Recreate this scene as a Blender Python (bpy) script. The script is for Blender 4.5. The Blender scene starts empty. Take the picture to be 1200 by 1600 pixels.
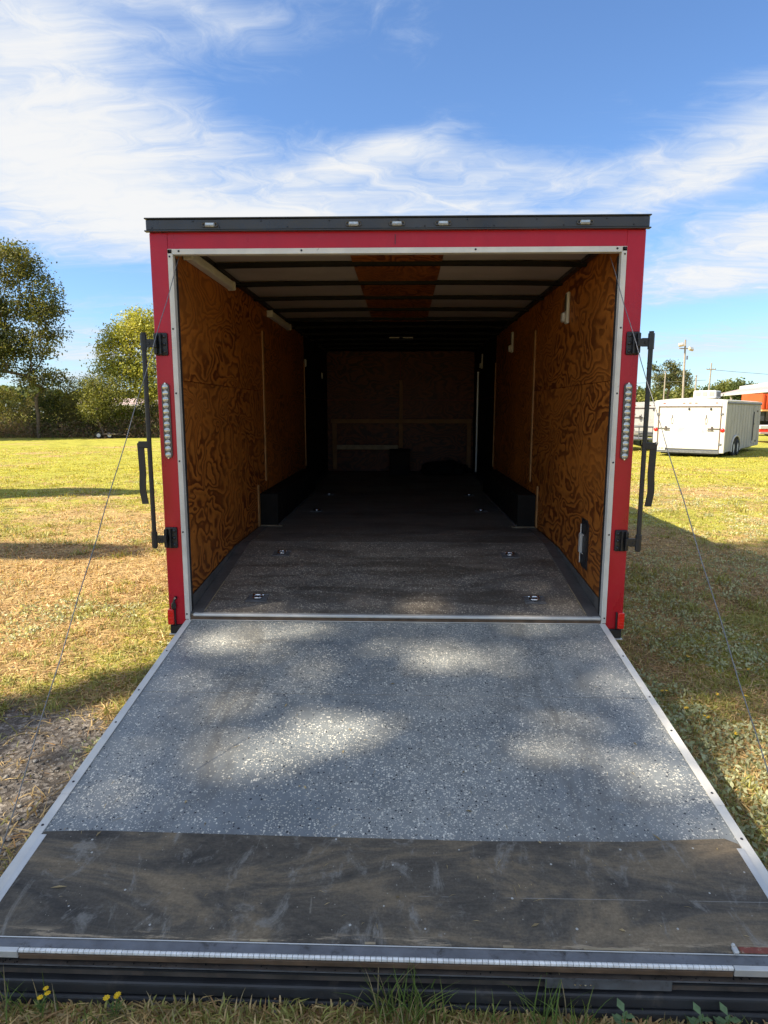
import bpy, bmesh, math, random
import numpy as np
from mathutils import Vector, Matrix

# ------------------------------------------------------------ camera, sky, sun, exposure
C = bpy.context.scene.collection
sc = bpy.context.scene
R = math.radians

def cam_setup():
    cd = bpy.data.cameras.new('camera'); co = bpy.data.objects.new('camera', cd); C.objects.link(co)
    cd.sensor_fit = 'HORIZONTAL'; cd.sensor_width = 36.0; cd.lens = 30.12
    cd.clip_start = 0.05; cd.clip_end = 2000
    # viewing direction: 9 degrees down, 1.7 degrees left of the trailer's long axis
    fwd = Vector((0.0299, 0.1584, -1.0)).normalized()      # world +y seen in camera axes
    up = Vector((0.00598, 6.2749, 1.0)).normalized()
    up = (up - up.dot(fwd) * fwd).normalized()
    right = fwd.cross(up)
    M = Matrix((right, fwd, up))                            # rows: world axes in camera axes -> camera to world
    co.matrix_world = Matrix.Translation((0.048, -3.532, 1.63)) @ M.to_4x4()
    sc.camera = co
    return co
CAM = cam_setup()

LX, LY = 1.02, 0.36                     # sun light travels (LX, LY, -1)
sun_el = math.atan2(1.0, math.hypot(LX, LY))
sun_dir = Vector((-LX, -LY, 1)).normalized()
sl = bpy.data.lights.new('sun', 'SUN'); sl.energy = 4.0; sl.angle = R(0.55); sl.color = (1.0, 0.88, 0.70)
so = bpy.data.objects.new('sun', sl); C.objects.link(so)
so.rotation_euler = sun_dir.to_track_quat('Z', 'Y').to_euler(); so.location = (-10, -4, 12)

sc.view_settings.view_transform = 'Standard'; sc.view_settings.look = 'None'
sc.view_settings.gamma = 1.0; sc.view_settings.use_curve_mapping = False
sc.view_settings.exposure = 1.62
sc.render.engine = 'CYCLES'
sc.cycles.use_denoising = True
sc.cycles.max_bounces = 8; sc.cycles.diffuse_bounces = 4; sc.cycles.transparent_max_bounces = 8

class NT:
    """small node-tree writer"""
    def __init__(s, tree): s.t = tree; s.n = tree.nodes; s.l = tree.links
    def add(s, typ, ins=None, **kw):
        nd = s.n.new(typ)
        for k, v in kw.items(): setattr(nd, k, v)
        if ins:
            for k, v in ins.items(): s.put(nd.inputs[k], v)
        return nd
    def put(s, sock, v):
        if isinstance(v, bpy.types.NodeSocket): s.l.new(v, sock)
        elif isinstance(v, bpy.types.Node): s.l.new(v.outputs[0], sock)
        else:
            try: sock.default_value = v
            except Exception: sock.default_value = tuple(v) + (1,)
    def math(s, op, a, b=0.0, c=None, clamp=False):
        nd = s.add('ShaderNodeMath', operation=op, use_clamp=clamp)
        s.put(nd.inputs[0], a); s.put(nd.inputs[1], b)
        if c is not None: s.put(nd.inputs[2], c)
        return nd.outputs[0]
    def vmath(s, op, a, b=(0, 0, 0)):
        nd = s.add('ShaderNodeVectorMath', operation=op)
        s.put(nd.inputs[0], a); s.put(nd.inputs[1], b)
        return nd.outputs[0]
    def noise(s, vec, scale, detail=4, rough=0.55, dist=0.0):
        nd = s.add('ShaderNodeTexNoise', {'Vector': vec, 'Scale': scale, 'Detail': detail, 'Roughness': rough, 'Distortion': dist})
        return nd.outputs[0]
    def ramp(s, fac, stops):
        nd = s.add('ShaderNodeValToRGB'); s.put(nd.inputs[0], fac)
        cr = nd.color_ramp
        while len(cr.elements) < len(stops): cr.elements.new(0.5)
        for e, (p, c) in zip(cr.elements, stops):
            e.position = p; e.color = (c[0], c[1], c[2], 1) if hasattr(c, '__len__') else (c, c, c, 1)
        return nd.outputs[0]
    def mix(s, fac, a, b, mode='MIX'):
        nd = s.add('ShaderNodeMix', data_type='RGBA', blend_type=mode)
        s.put(nd.inputs[0], fac)
        s.put(nd.inputs[6], a if isinstance(a, (bpy.types.NodeSocket, bpy.types.Node)) else tuple(a)[:3] + (1,))
        s.put(nd.inputs[7], b if isinstance(b, (bpy.types.NodeSocket, bpy.types.Node)) else tuple(b)[:3] + (1,))
        return nd.outputs[2]
    def mapr(s, v, a, b, c=0.0, d=1.0):
        nd = s.add('ShaderNodeMapRange', {'Value': v, 'From Min': a, 'From Max': b, 'To Min': c, 'To Max': d}, interpolation_type='SMOOTHSTEP')
        return nd.outputs[0]

def world():
    w = bpy.data.worlds.new('World'); sc.world = w; w.use_nodes = True
    t = NT(w.node_tree); t.n.clear()
    sky = t.add('ShaderNodeTexSky', sky_type='NISHITA', sun_disc=False, sun_elevation=sun_el,
                sun_rotation=math.atan2(sun_dir.x, sun_dir.y), altitude=50, air_density=1.0, dust_density=0.6, ozone_density=2.0)
    tc = t.add('ShaderNodeTexCoord').outputs['Generated']
    sep = t.add('ShaderNodeSeparateXYZ', {0: tc})
    X, Y, Z = sep.outputs
    # cloud layer: directions meet a flat layer high above
    zz = t.math('ADD', t.math('MAXIMUM', Z, 0.0), 0.12)
    comb = t.add('ShaderNodeCombineXYZ', {0: t.math('DIVIDE', X, zz), 1: t.math('DIVIDE', Y, zz), 2: 0.0})
    P = comb.outputs[0]
    # streaks fan slightly: rotate then stretch
    mp = t.add('ShaderNodeMapping', {'Vector': P, 'Rotation': (0, 0, R(38)), 'Scale': (0.75, 1.35, 1.0)})
    warp = t.noise(P, 0.9, 4, 0.6)
    Pw = t.vmath('ADD', mp.outputs[0], t.add('ShaderNodeCombineXYZ', {0: t.math('MULTIPLY', warp, 1.3), 1: t.math('MULTIPLY', warp, 1.0), 2: 0.3}).outputs[0])
    n1 = t.noise(Pw, 1.3, 12, 0.62, 0.55)
    n2 = t.noise(Pw, 4.2, 10, 0.68, 0.9)
    n3 = t.noise(t.vmath('ADD', P, (7.3, 2.1, 0)), 0.55, 3, 0.5)
    az = t.math('MULTIPLY', t.math('ARCTAN2', X, Y), 57.2958)
    el = t.math('MULTIPLY', t.math('ARCSINE', Z), 57.2958)
    # where the cirrus is thick: azimuth, elevation, widths, tilt, weight
    blobs = [(-33, 20.0, 15, 7.0, -14, 0.80), (-21, 15.5, 14, 3.6, -12, 0.60), (-28, 26, 12, 4.5, -22, 0.45), (28, 22.5, 9, 2.2, 14, 0.30), (-12, 19.5, 8, 2.4, -10, 0.30),
             (-2, 20.2, 8, 1.6, 16, 0.70), (4, 20.0, 8, 1.3, -4, 0.60), (4, 17.4, 13, 1.8, 5, 0.42), (-6, 14.8, 20, 2.2, 0, 0.62),
             (20, 16.6, 12, 1.7, 12, 0.60), (28, 18.8, 10, 2.0, 16, 0.62), (17, 18.3, 9, 0.8, 12, 0.35), (28, 12.5, 9, 2.6, 6, 0.75), (25, 9.6, 8, 1.2, 3, 0.45), (25, 5.0, 10, 1.3, 3, 0.60),
             (-26, 4.6, 12, 2.6, 0, 0.60), (-22, 8.6, 5, 0.5, 6, 0.35), (12, 25.0, 17, 4.6, 10, -0.45), (-9, 24, 8, 2.6, 0, -0.25), (-23, 9.6, 9, 2.4, 5, -0.35),
             (24, 7.4, 9, 0.8, 4, -0.35), (-14, 27.5, 9, 2, -18, 0.22), (6, 29, 12, 2.6, 0, -0.25)]
    base = None
    for a0, e0, ra, re, rot, wgt in blobs:
        da = t.math('SUBTRACT', az, a0); de = t.math('SUBTRACT', el, e0)
        c, s_ = math.cos(R(rot)), math.sin(R(rot))
        u = t.math('DIVIDE', t.math('ADD', t.math('MULTIPLY', da, c), t.math('MULTIPLY', de, s_)), ra)
        v = t.math('DIVIDE', t.math('SUBTRACT', t.math('MULTIPLY', de, c), t.math('MULTIPLY', da, s_)), re)
        r2 = t.math('ADD', t.math('MULTIPLY', u, u), t.math('MULTIPLY', v, v))
        g = t.math('MULTIPLY', t.math('EXPONENT', t.math('MULTIPLY', r2, -1.0)), wgt)
        base = g if base is None else t.math('ADD', base, g)
    dens = t.math('ADD', base, t.math('MULTIPLY', t.math('SUBTRACT', n1, 0.48), 1.55))
    dens = t.math('ADD', dens, t.math('MULTIPLY', t.math('SUBTRACT', n2, 0.5), 1.05))
    dens = t.math('ADD', dens, t.math('MULTIPLY', t.math('SUBTRACT', n3, 0.5), 0.5))
    # extra cirrus added out of view, to the sides and overhead, brightens the shade
    dens = t.math('ADD', dens, t.mapr(t.math('ABSOLUTE', az), 34, 60, 0.0, 0.32))
    dens = t.math('ADD', dens, t.mapr(el, 31, 45, 0.0, 0.25))
    cov = t.mapr(dens, -0.05, 0.95)
    cov = t.math('MULTIPLY', cov, 0.93)
    blue = t.mix(1.0, sky.outputs[0], (0.46, 0.575, 0.71), 'MULTIPLY')
    thick = t.mapr(t.math('ADD', dens, t.math('MULTIPLY', t.math('SUBTRACT', n2, 0.5), 1.0)), 0.30, 1.25)
    cloud = t.mix(thick, (2.3, 2.6, 3.05), (3.15, 3.12, 3.05))
    colr = t.mix(cov, blue, cloud)
    bg = t.add('ShaderNodeBackground', {'Color': colr, 'Strength': 0.1})
    out = t.add('ShaderNodeOutputWorld', {'Surface': bg.outputs[0]})
world()

# ------------------------------------------------------------ helpers
def tag(o, label=None, cat=None, group=None, kind=None):
    if label: o['label'] = label
    if cat: o['category'] = cat
    if group: o['group'] = group
    if kind: o['kind'] = kind
    return o

def empty(name, loc=(0, 0, 0), rz=0.0, parent=None):
    o = bpy.data.objects.new(name, None); C.objects.link(o)
    o.location = loc; o.rotation_euler = (0, 0, rz); o.empty_display_size = 0.2
    if parent: o.parent = parent
    return o

def link(name, me, mat, parent=None, smooth=False):
    if mat is not None:
        for m in (mat if isinstance(mat, (list, tuple)) else [mat]): me.materials.append(m)
    if smooth:
        for p in me.polygons: p.use_smooth = True
    o = bpy.data.objects.new(name, me); C.objects.link(o)
    if parent: o.parent = parent
    return o

class MB:
    """collects shapes into one mesh"""
    def __init__(s): s.bm = bmesh.new()
    def box(s, x0, x1, y0, y1, z0, z1, bev=0.0, M=None, mi=0, seg=1):
        r = bmesh.ops.create_cube(s.bm, size=1.0)
        vs = r['verts']
        T = Matrix.Translation(((x0 + x1) / 2, (y0 + y1) / 2, (z0 + z1) / 2)) @ Matrix.Diagonal((abs(x1 - x0), abs(y1 - y0), abs(z1 - z0), 1))
        if M is not None: T = M @ T
        bmesh.ops.transform(s.bm, matrix=T, verts=vs)
        fs = list({f for v in vs for f in v.link_faces})
        for f in fs: f.material_index = mi
        if bev > 0:
            es = list({e for v in vs for e in v.link_edges})
            bmesh.ops.bevel(s.bm, geom=es, offset=bev, segments=seg, affect='EDGES', profile=0.5, material=-1)
        return s
    def cyl(s, p0, p1, r0, r1=None, n=12, caps=True, mi=0):
        p0, p1 = Vector(p0), Vector(p1); r1 = r0 if r1 is None else r1
        d = p1 - p0; L = d.length
        if L < 1e-6: return s
        q = d.to_track_quat('Z', 'Y').to_matrix().to_4x4()
        T = Matrix.Translation((p0 + p1) / 2) @ q
        r = bmesh.ops.create_cone(s.bm, cap_ends=caps, segments=n, radius1=r0, radius2=r1, depth=L, matrix=T)
        for v in r['verts']:
            for f in v.link_faces: f.material_index = mi
        return s
    def tube(s, pts, r, n=8):
        for a, b in zip(pts[:-1], pts[1:]): s.cyl(a, b, r, r, n)
        return s
    def sphere(s, c, r, n=10, sc_=(1, 1, 1)):
        T = Matrix.Translation(c) @ Matrix.Diagonal((sc_[0], sc_[1], sc_[2], 1))
        bmesh.ops.create_uvsphere(s.bm, u_segments=n, v_segments=max(4, n // 2), radius=r, matrix=T)
        return s
    def torus(s, c, R0, r0, axis='Z', n=16, m=6, arc=(0, 2 * math.pi), M=None):
        full = abs(arc[1] - arc[0] - 2 * math.pi) < 1e-4
        rings = []
        cnt = n if full else n + 1
        for i in range(cnt):
            a = arc[0] + (arc[1] - arc[0]) * i / n
            ring = []
            for j in range(m):
                b = 2 * math.pi * j / m
                rr = R0 + r0 * math.cos(b); p = Vector((rr * math.cos(a), rr * math.sin(a), r0 * math.sin(b)))
                if axis == 'X': p = Vector((p.z, p.x, p.y))
                elif axis == 'Y': p = Vector((p.x, p.z, p.y))
                if M is not None: p = M @ p
                ring.append(s.bm.verts.new(p + Vector(c)))
            rings.append(ring)
        for i in range(n if full else n):
            A, B = rings[i], rings[(i + 1) % len(rings)]
            for j in range(m):
                s.bm.faces.new((A[j], A[(j + 1) % m], B[(j + 1) % m], B[j]))
        return s
    def prism(s, pts, M, depth, mi=0):
        """polygon pts (2-D) in the plane of M, extruded by depth along M's z"""
        a = [s.bm.verts.new(M @ Vector((p[0], p[1], 0))) for p in pts]
        b = [s.bm.verts.new(M @ Vector((p[0], p[1], depth))) for p in pts]
        n = len(pts)
        fs = [s.bm.faces.new(a[::-1]), s.bm.faces.new(b)]
        for i in range(n): fs.append(s.bm.faces.new((a[i], a[(i + 1) % n], b[(i + 1) % n], b[i])))
        for f in fs: f.material_index = mi
        return s
    def quad(s, *p, mi=0):
        f = s.bm.faces.new([s.bm.verts.new(Vector(q)) for q in p]); f.material_index = mi
        return s
    def build(s, name, mat, parent=None, smooth=False):
        bmesh.ops.recalc_face_normals(s.bm, faces=s.bm.faces)
        me = bpy.data.meshes.new(name); s.bm.to_mesh(me); s.bm.free()
        return link(name, me, mat, parent, smooth)

def raw_mesh(name, verts, faces, mat, parent=None, cols=None, smooth=False):
    """fast mesh from numpy arrays; faces (n,k)"""
    verts = np.asarray(verts, np.float32); faces = np.asarray(faces, np.int32)
    me = bpy.data.meshes.new(name); n, k = faces.shape
    me.vertices.add(len(verts)); me.vertices.foreach_set('co', verts.ravel())
    me.loops.add(n * k); me.loops.foreach_set('vertex_index', faces.ravel())
    me.polygons.add(n); me.polygons.foreach_set('loop_start', np.arange(0, n * k, k, dtype=np.int32))
    me.update(calc_edges=True)
    if cols is not None:
        at = me.color_attributes.new('tint', 'FLOAT_COLOR', 'POINT')
        c4 = np.ones((len(verts), 4), np.float32); c4[:, :3] = cols
        at.data.foreach_set('color', c4.ravel())
    if smooth: me.polygons.foreach_set('use_smooth', np.ones(n, bool))
    return link(name, me, mat, parent)

def copy_thing(root):
    r = root.copy(); C.objects.link(r)
    for ch in list(root.children):
        c = ch.copy(); C.objects.link(c); c.parent = r
        for g in ch.children:
            d = g.copy(); C.objects.link(d); d.parent = c
    return r

# ------------------------------------------------------------ materials
MATS = {}
def newmat(name):
    m = bpy.data.materials.new(name); m.use_nodes = True; t = NT(m.node_tree)
    b = t.n['Principled BSDF']; MATS[name] = m
    return m, t, b

def pmat(name, col, rough=0.5, metal=0.0, var=0.15, vscale=6.0, bump=0.0, bscale=40.0, coat=0.0, dirt=None, dirt_amt=0.0, spec=0.5):
    m, t, b = newmat(name)
    g = t.add('ShaderNodeNewGeometry').outputs['Position']
    n = t.noise(g, vscale, 6, 0.6)
    lo = tuple(c * (1 - var) for c in col); hi = tuple(min(1, c * (1 + var)) for c in col)
    colr = t.ramp(n, [(0.3, lo), (0.7, hi)])
    if dirt is not None:
        d = t.mapr(t.noise(g, vscale * 2.3, 8, 0.7, 0.4), 0.62 - dirt_amt, 0.80 - dirt_amt * 0.5)
        colr = t.mix(d, colr, dirt)
    t.put(b.inputs['Base Color'], colr)
    t.put(b.inputs['Roughness'], t.mapr(t.noise(g, vscale * 4, 4), 0.3, 0.7, max(0.02, rough - 0.08), min(1, rough + 0.1)))
    b.inputs['Metallic'].default_value = metal; b.inputs['Specular IOR Level'].default_value = spec
    b.inputs['Coat Weight'].default_value = coat
    if bump > 0:
        bn = t.add('ShaderNodeBump', {'Strength': bump, 'Distance': 0.004, 'Height': t.noise(g, bscale, 5)})
        t.put(b.inputs['Normal'], bn.outputs[0])
    return m

def leafmat(name, trans=0.35, rough=0.55):
    m, t, b = newmat(name)
    a = t.add('ShaderNodeAttribute', attribute_name='tint')
    t.put(b.inputs['Base Color'], a.outputs[0]); b.inputs['Roughness'].default_value = rough
    b.inputs['Specular IOR Level'].default_value = 0.3
    tr = t.add('ShaderNodeBsdfTranslucent'); t.put(tr.inputs[0], t.mix(1.0, a.outputs[0], (1.25, 1.2, 0.6), 'MULTIPLY'))
    mx = t.add('ShaderNodeMixShader', {0: trans, 1: b.outputs[0], 2: tr.outputs[0]})
    t.put(t.n['Material Output'].inputs[0], mx.outputs[0])
    return m

def plywood(name, light, dark, gy=0.55, gz=1.0, gx=1.0, bands=17.5, scale=2.8, blot=0.35):
    m, t, b = newmat(name)
    g = t.add('ShaderNodeNewGeometry').outputs['Position']
    rnd = t.add('ShaderNodeObjectInfo').outputs['Random']
    off = t.add('ShaderNodeCombineXYZ', {0: t.math('MULTIPLY', rnd, 37.0), 1: t.math('MULTIPLY', rnd, 53.0), 2: t.math('MULTIPLY', rnd, 91.0)}).outputs[0]
    P = t.vmath('ADD', t.vmath('MULTIPLY', g, (gx, gy, gz)), off)
    w = t.noise(P, 6.5, 2, 0.5, 0.8)
    w2 = t.noise(P, 16.0, 2, 0.5)
    n = t.noise(P, scale, 2.2, 0.45, 0.6)
    val = t.math('ADD', t.math('ADD', t.math('MULTIPLY', n, bands), t.math('MULTIPLY', w, 2.6)), t.math('MULTIPLY', w2, 0.9))
    fr = t.math('FRACT', val)
    lum = t.ramp(fr, [(0.0, 0.0), (0.10, 0.05), (0.38, 0.30), (0.60, 0.95), (0.86, 1.0), (0.95, 0.15), (1.0, 0.0)])
    amt = t.mapr(t.noise(P, 1.9, 3, 0.6), 0.34, 0.60, 0.50, 1.0)
    mid = tuple(l * 0.8 for l in light)
    colr = t.mix(t.math('MULTIPLY', lum, amt), light, dark)
    # tonal drift across the sheet, blotches, fine fibre
    bl = t.mapr(t.noise(P, 2.6, 5, 0.6), 0.35, 0.70)
    colr = t.mix(t.math('MULTIPLY', bl, blot), colr, tuple(l * 0.45 for l in light), 'MIX')
    fib = t.noise(t.vmath('MULTIPLY', P, (1.0, 4.0, 1.0)), 60.0, 3, 0.7)
    colr = t.mix(1.0, colr, t.ramp(fib, [(0.3, 0.86), (0.7, 1.1)]), 'MULTIPLY')
    pale = t.mapr(t.noise(P, 4.2, 6, 0.7, 0.8), 0.66, 0.80)
    colr = t.mix(t.math('MULTIPLY', pale, 0.35), colr, (0.38, 0.27, 0.15))
    t.put(b.inputs['Base Color'], colr); b.inputs['Roughness'].default_value = 0.52
    b.inputs['Specular IOR Level'].default_value = 0.35
    bn = t.add('ShaderNodeBump', {'Strength': 0.35, 'Distance': 0.0015, 'Height': t.math('ADD', fib, lum)})
    t.put(b.inputs['Normal'], bn.outputs[0])
    return m

def flecked(name, base, worn, white=0.22, black=0.1, cell=95.0, dens_lo=0.35, rough=0.5, brown=0.0, fade=None, bright=(0.75, 0.74, 0.68), wear=0.0):
    """epoxy floor paint strewn with light and dark chips"""
    m, t, b = newmat(name)
    g = t.add('ShaderNodeNewGeometry').outputs['Position']
    n = t.noise(g, 1.6, 5, 0.6)
    col = t.mix(t.mapr(n, 0.35, 0.65), base, worn)
    col = t.mix(1.0, col, t.ramp(t.noise(g, 9.0, 6, 0.65), [(0.3, 0.82), (0.7, 1.15)]), 'MULTIPLY')
    def chips(sc_, thr, rad, seed):
        P = t.vmath('ADD', t.vmath('MULTIPLY', g, (1, 1, 0.2)), (seed, seed * 1.7, 0))
        P = t.vmath('ADD', P, t.vmath('MULTIPLY', t.add('ShaderNodeTexNoise', {'Vector': P, 'Scale': sc_ * 0.8}).outputs['Color'], (0.008, 0.008, 0)))
        v = t.add('ShaderNodeTexVoronoi', {'Vector': P, 'Scale': sc_, 'Randomness': 1.0}, feature='F1')
        cs = t.add('ShaderNodeSeparateColor', {0: v.outputs['Color']})
        dd = t.mapr(t.noise(g, 2.3, 3, 0.6), 0.30, 0.62, dens_lo, 1.0)
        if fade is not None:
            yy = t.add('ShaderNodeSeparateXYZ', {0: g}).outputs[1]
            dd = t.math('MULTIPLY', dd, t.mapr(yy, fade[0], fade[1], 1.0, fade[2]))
        th = t.math('SUBTRACT', 1.0, t.math('MULTIPLY', dd, thr))
        pick = t.math('GREATER_THAN', cs.outputs[0], th)
        size = t.math('MULTIPLY', t.math('ADD', cs.outputs[1], 0.35), rad)
        near = t.math('LESS_THAN', v.outputs['Distance'], size)
        return t.math('MULTIPLY', pick, near), cs.outputs[2]
    k, tone = chips(cell * 0.9, black, 0.34, 3.1)
    col = t.mix(k, col, (0.022, 0.026, 0.035))
    k, tone = chips(cell, white, 0.38, 0.0)
    wcol = t.mix(tone, tuple(c * 0.55 for c in bright), bright)
    col = t.mix(k, col, wcol)
    k, tone = chips(cell * 1.7, white * 0.8, 0.36, 7.7)
    col = t.mix(k, col, tuple(c * 0.8 for c in bright))
    if wear > 0:
        # tyre tracks run along the ramp; drips and rub marks over them
        sx = t.add('ShaderNodeSeparateXYZ', {0: g}).outputs[0]
        ax = t.math('SUBTRACT', t.math('ABSOLUTE', sx), 0.72)
        trk = t.math('EXPONENT', t.math('MULTIPLY', t.math('MULTIPLY', ax, ax), -22.0))
        dn = t.mapr(t.noise(t.vmath('MULTIPLY', g, (2.5, 0.7, 1)), 2.6, 8, 0.7, 0.5), 0.40, 0.68)
        col = t.mix(t.math('MULTIPLY', t.math('MULTIPLY', trk, dn), wear), col, (0.085, 0.080, 0.072))
        dn2 = t.mapr(t.noise(t.vmath('MULTIPLY', g, (0.6, 2.0, 1)), 3.3, 9, 0.72, 0.8), 0.55, 0.72)
        col = t.mix(t.math('MULTIPLY', dn2, wear * 0.55), col, (0.13, 0.115, 0.095))
        sc3 = t.mapr(t.noise(t.vmath('MULTIPLY', g, (9, 1.2, 1)), 4.0, 6, 0.7, 0.4), 0.66, 0.70)
        col = t.mix(t.math('MULTIPLY', sc3, 0.35), col, (0.40, 0.38, 0.34))
    if brown > 0:
        d = t.mapr(t.noise(t.vmath('MULTIPLY', g, (0.5, 2.2, 1)), 2.2, 7, 0.65, 0.6), 0.42, 0.66)
        col = t.mix(t.math('MULTIPLY', d, brown), col, (0.050, 0.040, 0.030))
        d2 = t.mapr(t.noise(t.vmath('MULTIPLY', g, (0.35, 3.0, 1)), 3.1, 8, 0.7, 0.3), 0.60, 0.75)
        col = t.mix(t.math('MULTIPLY', d2, brown * 0.6), col, (0.10, 0.095, 0.09))
    t.put(b.inputs['Base Color'], col)
    t.put(b.inputs['Roughness'], t.mapr(n, 0.3, 0.7, rough - 0.1, rough + 0.12))
    b.inputs['Specular IOR Level'].default_value = 0.4
    bn = t.add('ShaderNodeBump', {'Strength': 0.25, 'Distance': 0.002, 'Height': t.noise(g, 55.0, 4)})
    t.put(b.inputs['Normal'], bn.outputs[0])
    return m

def scuffed_board(name):
    m, t, b = newmat(name)
    g = t.add('ShaderNodeNewGeometry').outputs['Position']
    P = t.vmath('MULTIPLY', g, (0.7, 1.9, 1.0))
    n = t.noise(P, 2.6, 9, 0.66, 1.1)
    col = t.ramp(n, [(0.34, (0.042, 0.039, 0.035)), (0.46, (0.105, 0.090, 0.070)), (0.56, (0.19, 0.148, 0.098)), (0.68, (0.26, 0.20, 0.13))])
    grain = t.noise(t.vmath('MULTIPLY', g, (2.2, 10.0, 1.0)), 12.0, 8, 0.78, 0.6)
    col = t.mix(1.0, col, t.ramp(grain, [(0.3, 0.78), (0.68, 1.22)]), 'MULTIPLY')
    sc1 = t.mapr(t.noise(t.vmath('MULTIPLY', g, (2.4, 1.1, 1)), 3.4, 10, 0.75, 1.3), 0.53, 0.66)
    col = t.mix(t.math('MULTIPLY', sc1, 0.6), col, (0.27, 0.255, 0.225))
    sc2 = t.mapr(t.noise(t.vmath('MULTIPLY', g, (11.0, 0.9, 1)), 3.6, 8, 0.72, 0.5), 0.66, 0.71)
    col = t.mix(t.math('MULTIPLY', sc2, 0.45), col, (0.30, 0.27, 0.22))
    fine = t.noise(g, 130.0, 3, 0.7)
    col = t.mix(1.0, col, t.ramp(fine, [(0.35, 0.85), (0.65, 1.15)]), 'MULTIPLY')
    sp = t.add('ShaderNodeTexVoronoi', {'Vector': g, 'Scale': 42.0})
    cs = t.add('ShaderNodeSeparateColor', {0: sp.outputs['Color']})
    k = t.math('MULTIPLY', t.math('GREATER_THAN', cs.outputs[0], 0.955), t.math('LESS_THAN', sp.outputs['Distance'], 0.16))
    col = t.mix(k, col, (0.45, 0.44, 0.40))
    sp2 = t.add('ShaderNodeTexVoronoi', {'Vector': t.vmath('ADD', g, (3.3, 1.1, 0)), 'Scale': 110.0})
    cs2 = t.add('ShaderNodeSeparateColor', {0: sp2.outputs['Color']})
    k2 = t.math('MULTIPLY', t.math('GREATER_THAN', cs2.outputs[0], 0.965), t.math('LESS_THAN', sp2.outputs['Distance'], 0.22))
    col = t.mix(k2, col, (0.30, 0.27, 0.22))
    blobs_ = t.mapr(t.noise(t.vmath('ADD', g, (5.1, 0, 0)), 4.6, 9, 0.68, 0.4), 0.66, 0.71)
    col = t.mix(t.math('MULTIPLY', blobs_, 0.55), col, (0.34, 0.32, 0.28))
    sepg = t.add('ShaderNodeSeparateXYZ', {0: g}); yy = sepg.outputs[1]; xx = sepg.outputs[0]
    # a long scored line
    ln = t.math('LESS_THAN', t.math('ABSOLUTE', t.math('ADD', yy, t.math('ADD', 1.812, t.math('MULTIPLY', xx, -0.006)))), 0.0012)
    ln = t.math('MULTIPLY', ln, t.mapr(t.noise(g, 7.0, 4), 0.42, 0.52)); ln = t.math('MULTIPLY', ln, t.math('GREATER_THAN', xx, 0.1))
    col = t.mix(t.math('MULTIPLY', ln, 0.45), col, (0.36, 0.35, 0.32))
    # rubbed pale wood along the free edge
    edge = t.mapr(yy, -1.955, -1.93, 1.0, 0.0)
    rub = t.mapr(t.noise(t.vmath('MULTIPLY', g, (1.2, 9, 1)), 5.0, 8, 0.75), 0.50, 0.60)
    col = t.mix(t.math('MULTIPLY', t.math('MULTIPLY', edge, rub), 0.8), col, (0.42, 0.33, 0.22))
    t.put(b.inputs['Base Color'], col)
    t.put(b.inputs['Roughness'], t.mapr(n, 0.3, 0.7, 0.60, 0.80))
    b.inputs['Specular IOR Level'].default_value = 0.25
    bn = t.add('ShaderNodeBump', {'Strength': 0.3, 'Distance': 0.003, 'Height': t.math('ADD', grain, n)})
    t.put(b.inputs['Normal'], bn.outputs[0])
    return m

def red_paint():
    m, t, b = newmat('red_paint')
    g = t.add('ShaderNodeNewGeometry').outputs['Position']
    n = t.noise(t.vmath('MULTIPLY', g, (2.0, 2.0, 0.7)), 3.0, 6, 0.6)
    col = t.ramp(n, [(0.3, (0.40, 0.002, 0.014)), (0.7, (0.49, 0.005, 0.024))])
    chalk = t.mapr(t.noise(g, 9.0, 7, 0.65), 0.50, 0.80)
    col = t.mix(t.math('MULTIPLY', chalk, 0.06), col, (0.55, 0.22, 0.24))
    t.put(b.inputs['Base Color'], col)
    t.put(b.inputs['Roughness'], t.mapr(n, 0.3, 0.7, 0.26, 0.40))
    b.inputs['Specular IOR Level'].default_value = 0.38; b.inputs['Coat Weight'].default_value = 0.12; b.inputs['Coat Roughness'].default_value = 0.22
    return m

M_red = red_paint()
M_blackpaint = pmat('black_paint', (0.016, 0.016, 0.018), 0.42, 0, 0.3, 8, 0.25, 60)
M_blacksteel = pmat('black_steel', (0.014, 0.014, 0.016), 0.40, 0.0, 0.35, 9, 0.3, 70, dirt=(0.09, 0.06, 0.045), dirt_amt=0.02)
M_rusty = pmat('dirty_black_steel', (0.075, 0.060, 0.048), 0.75, 0.0, 0.5, 10, 0.6, 50, dirt=(0.11, 0.075, 0.055), dirt_amt=0.14)
M_cap = pmat('black_cap_metal', (0.040, 0.041, 0.043), 0.34, 0.0, 0.35, 3.5, 0.12, 30, dirt=(0.10, 0.10, 0.10), dirt_amt=0.0)
M_alu = pmat('brushed_aluminium', (0.60, 0.59, 0.56), 0.40, 0.35, 0.12, 8, 0.1, 90, dirt=(0.22, 0.22, 0.23), dirt_amt=0.0)
M_whitealu = pmat('white_aluminium_trim', (0.64, 0.62, 0.57), 0.45, 0.08, 0.12, 8, 0.1, 90, dirt=(0.25, 0.24, 0.22), dirt_amt=0.0)
M_chrome = pmat('zinc_plating', (0.72, 0.72, 0.74), 0.20, 1.0, 0.15, 20)
M_knuckle = pmat('bright_hinge_zinc', (0.80, 0.80, 0.78), 0.35, 0.25, 0.2, 40)
M_tube = pmat('muddy_black_tube', (0.030, 0.031, 0.034), 0.38, 0, 0.4, 3, 0.3, 40, dirt=(0.13, 0.11, 0.09), dirt_amt=0.08)
M_greysteel = pmat('grey_steel_plate', (0.16, 0.165, 0.175), 0.45, 0.4, 0.3, 12, 0.3, 60, dirt=(0.06, 0.055, 0.05), dirt_amt=0.1)
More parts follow.
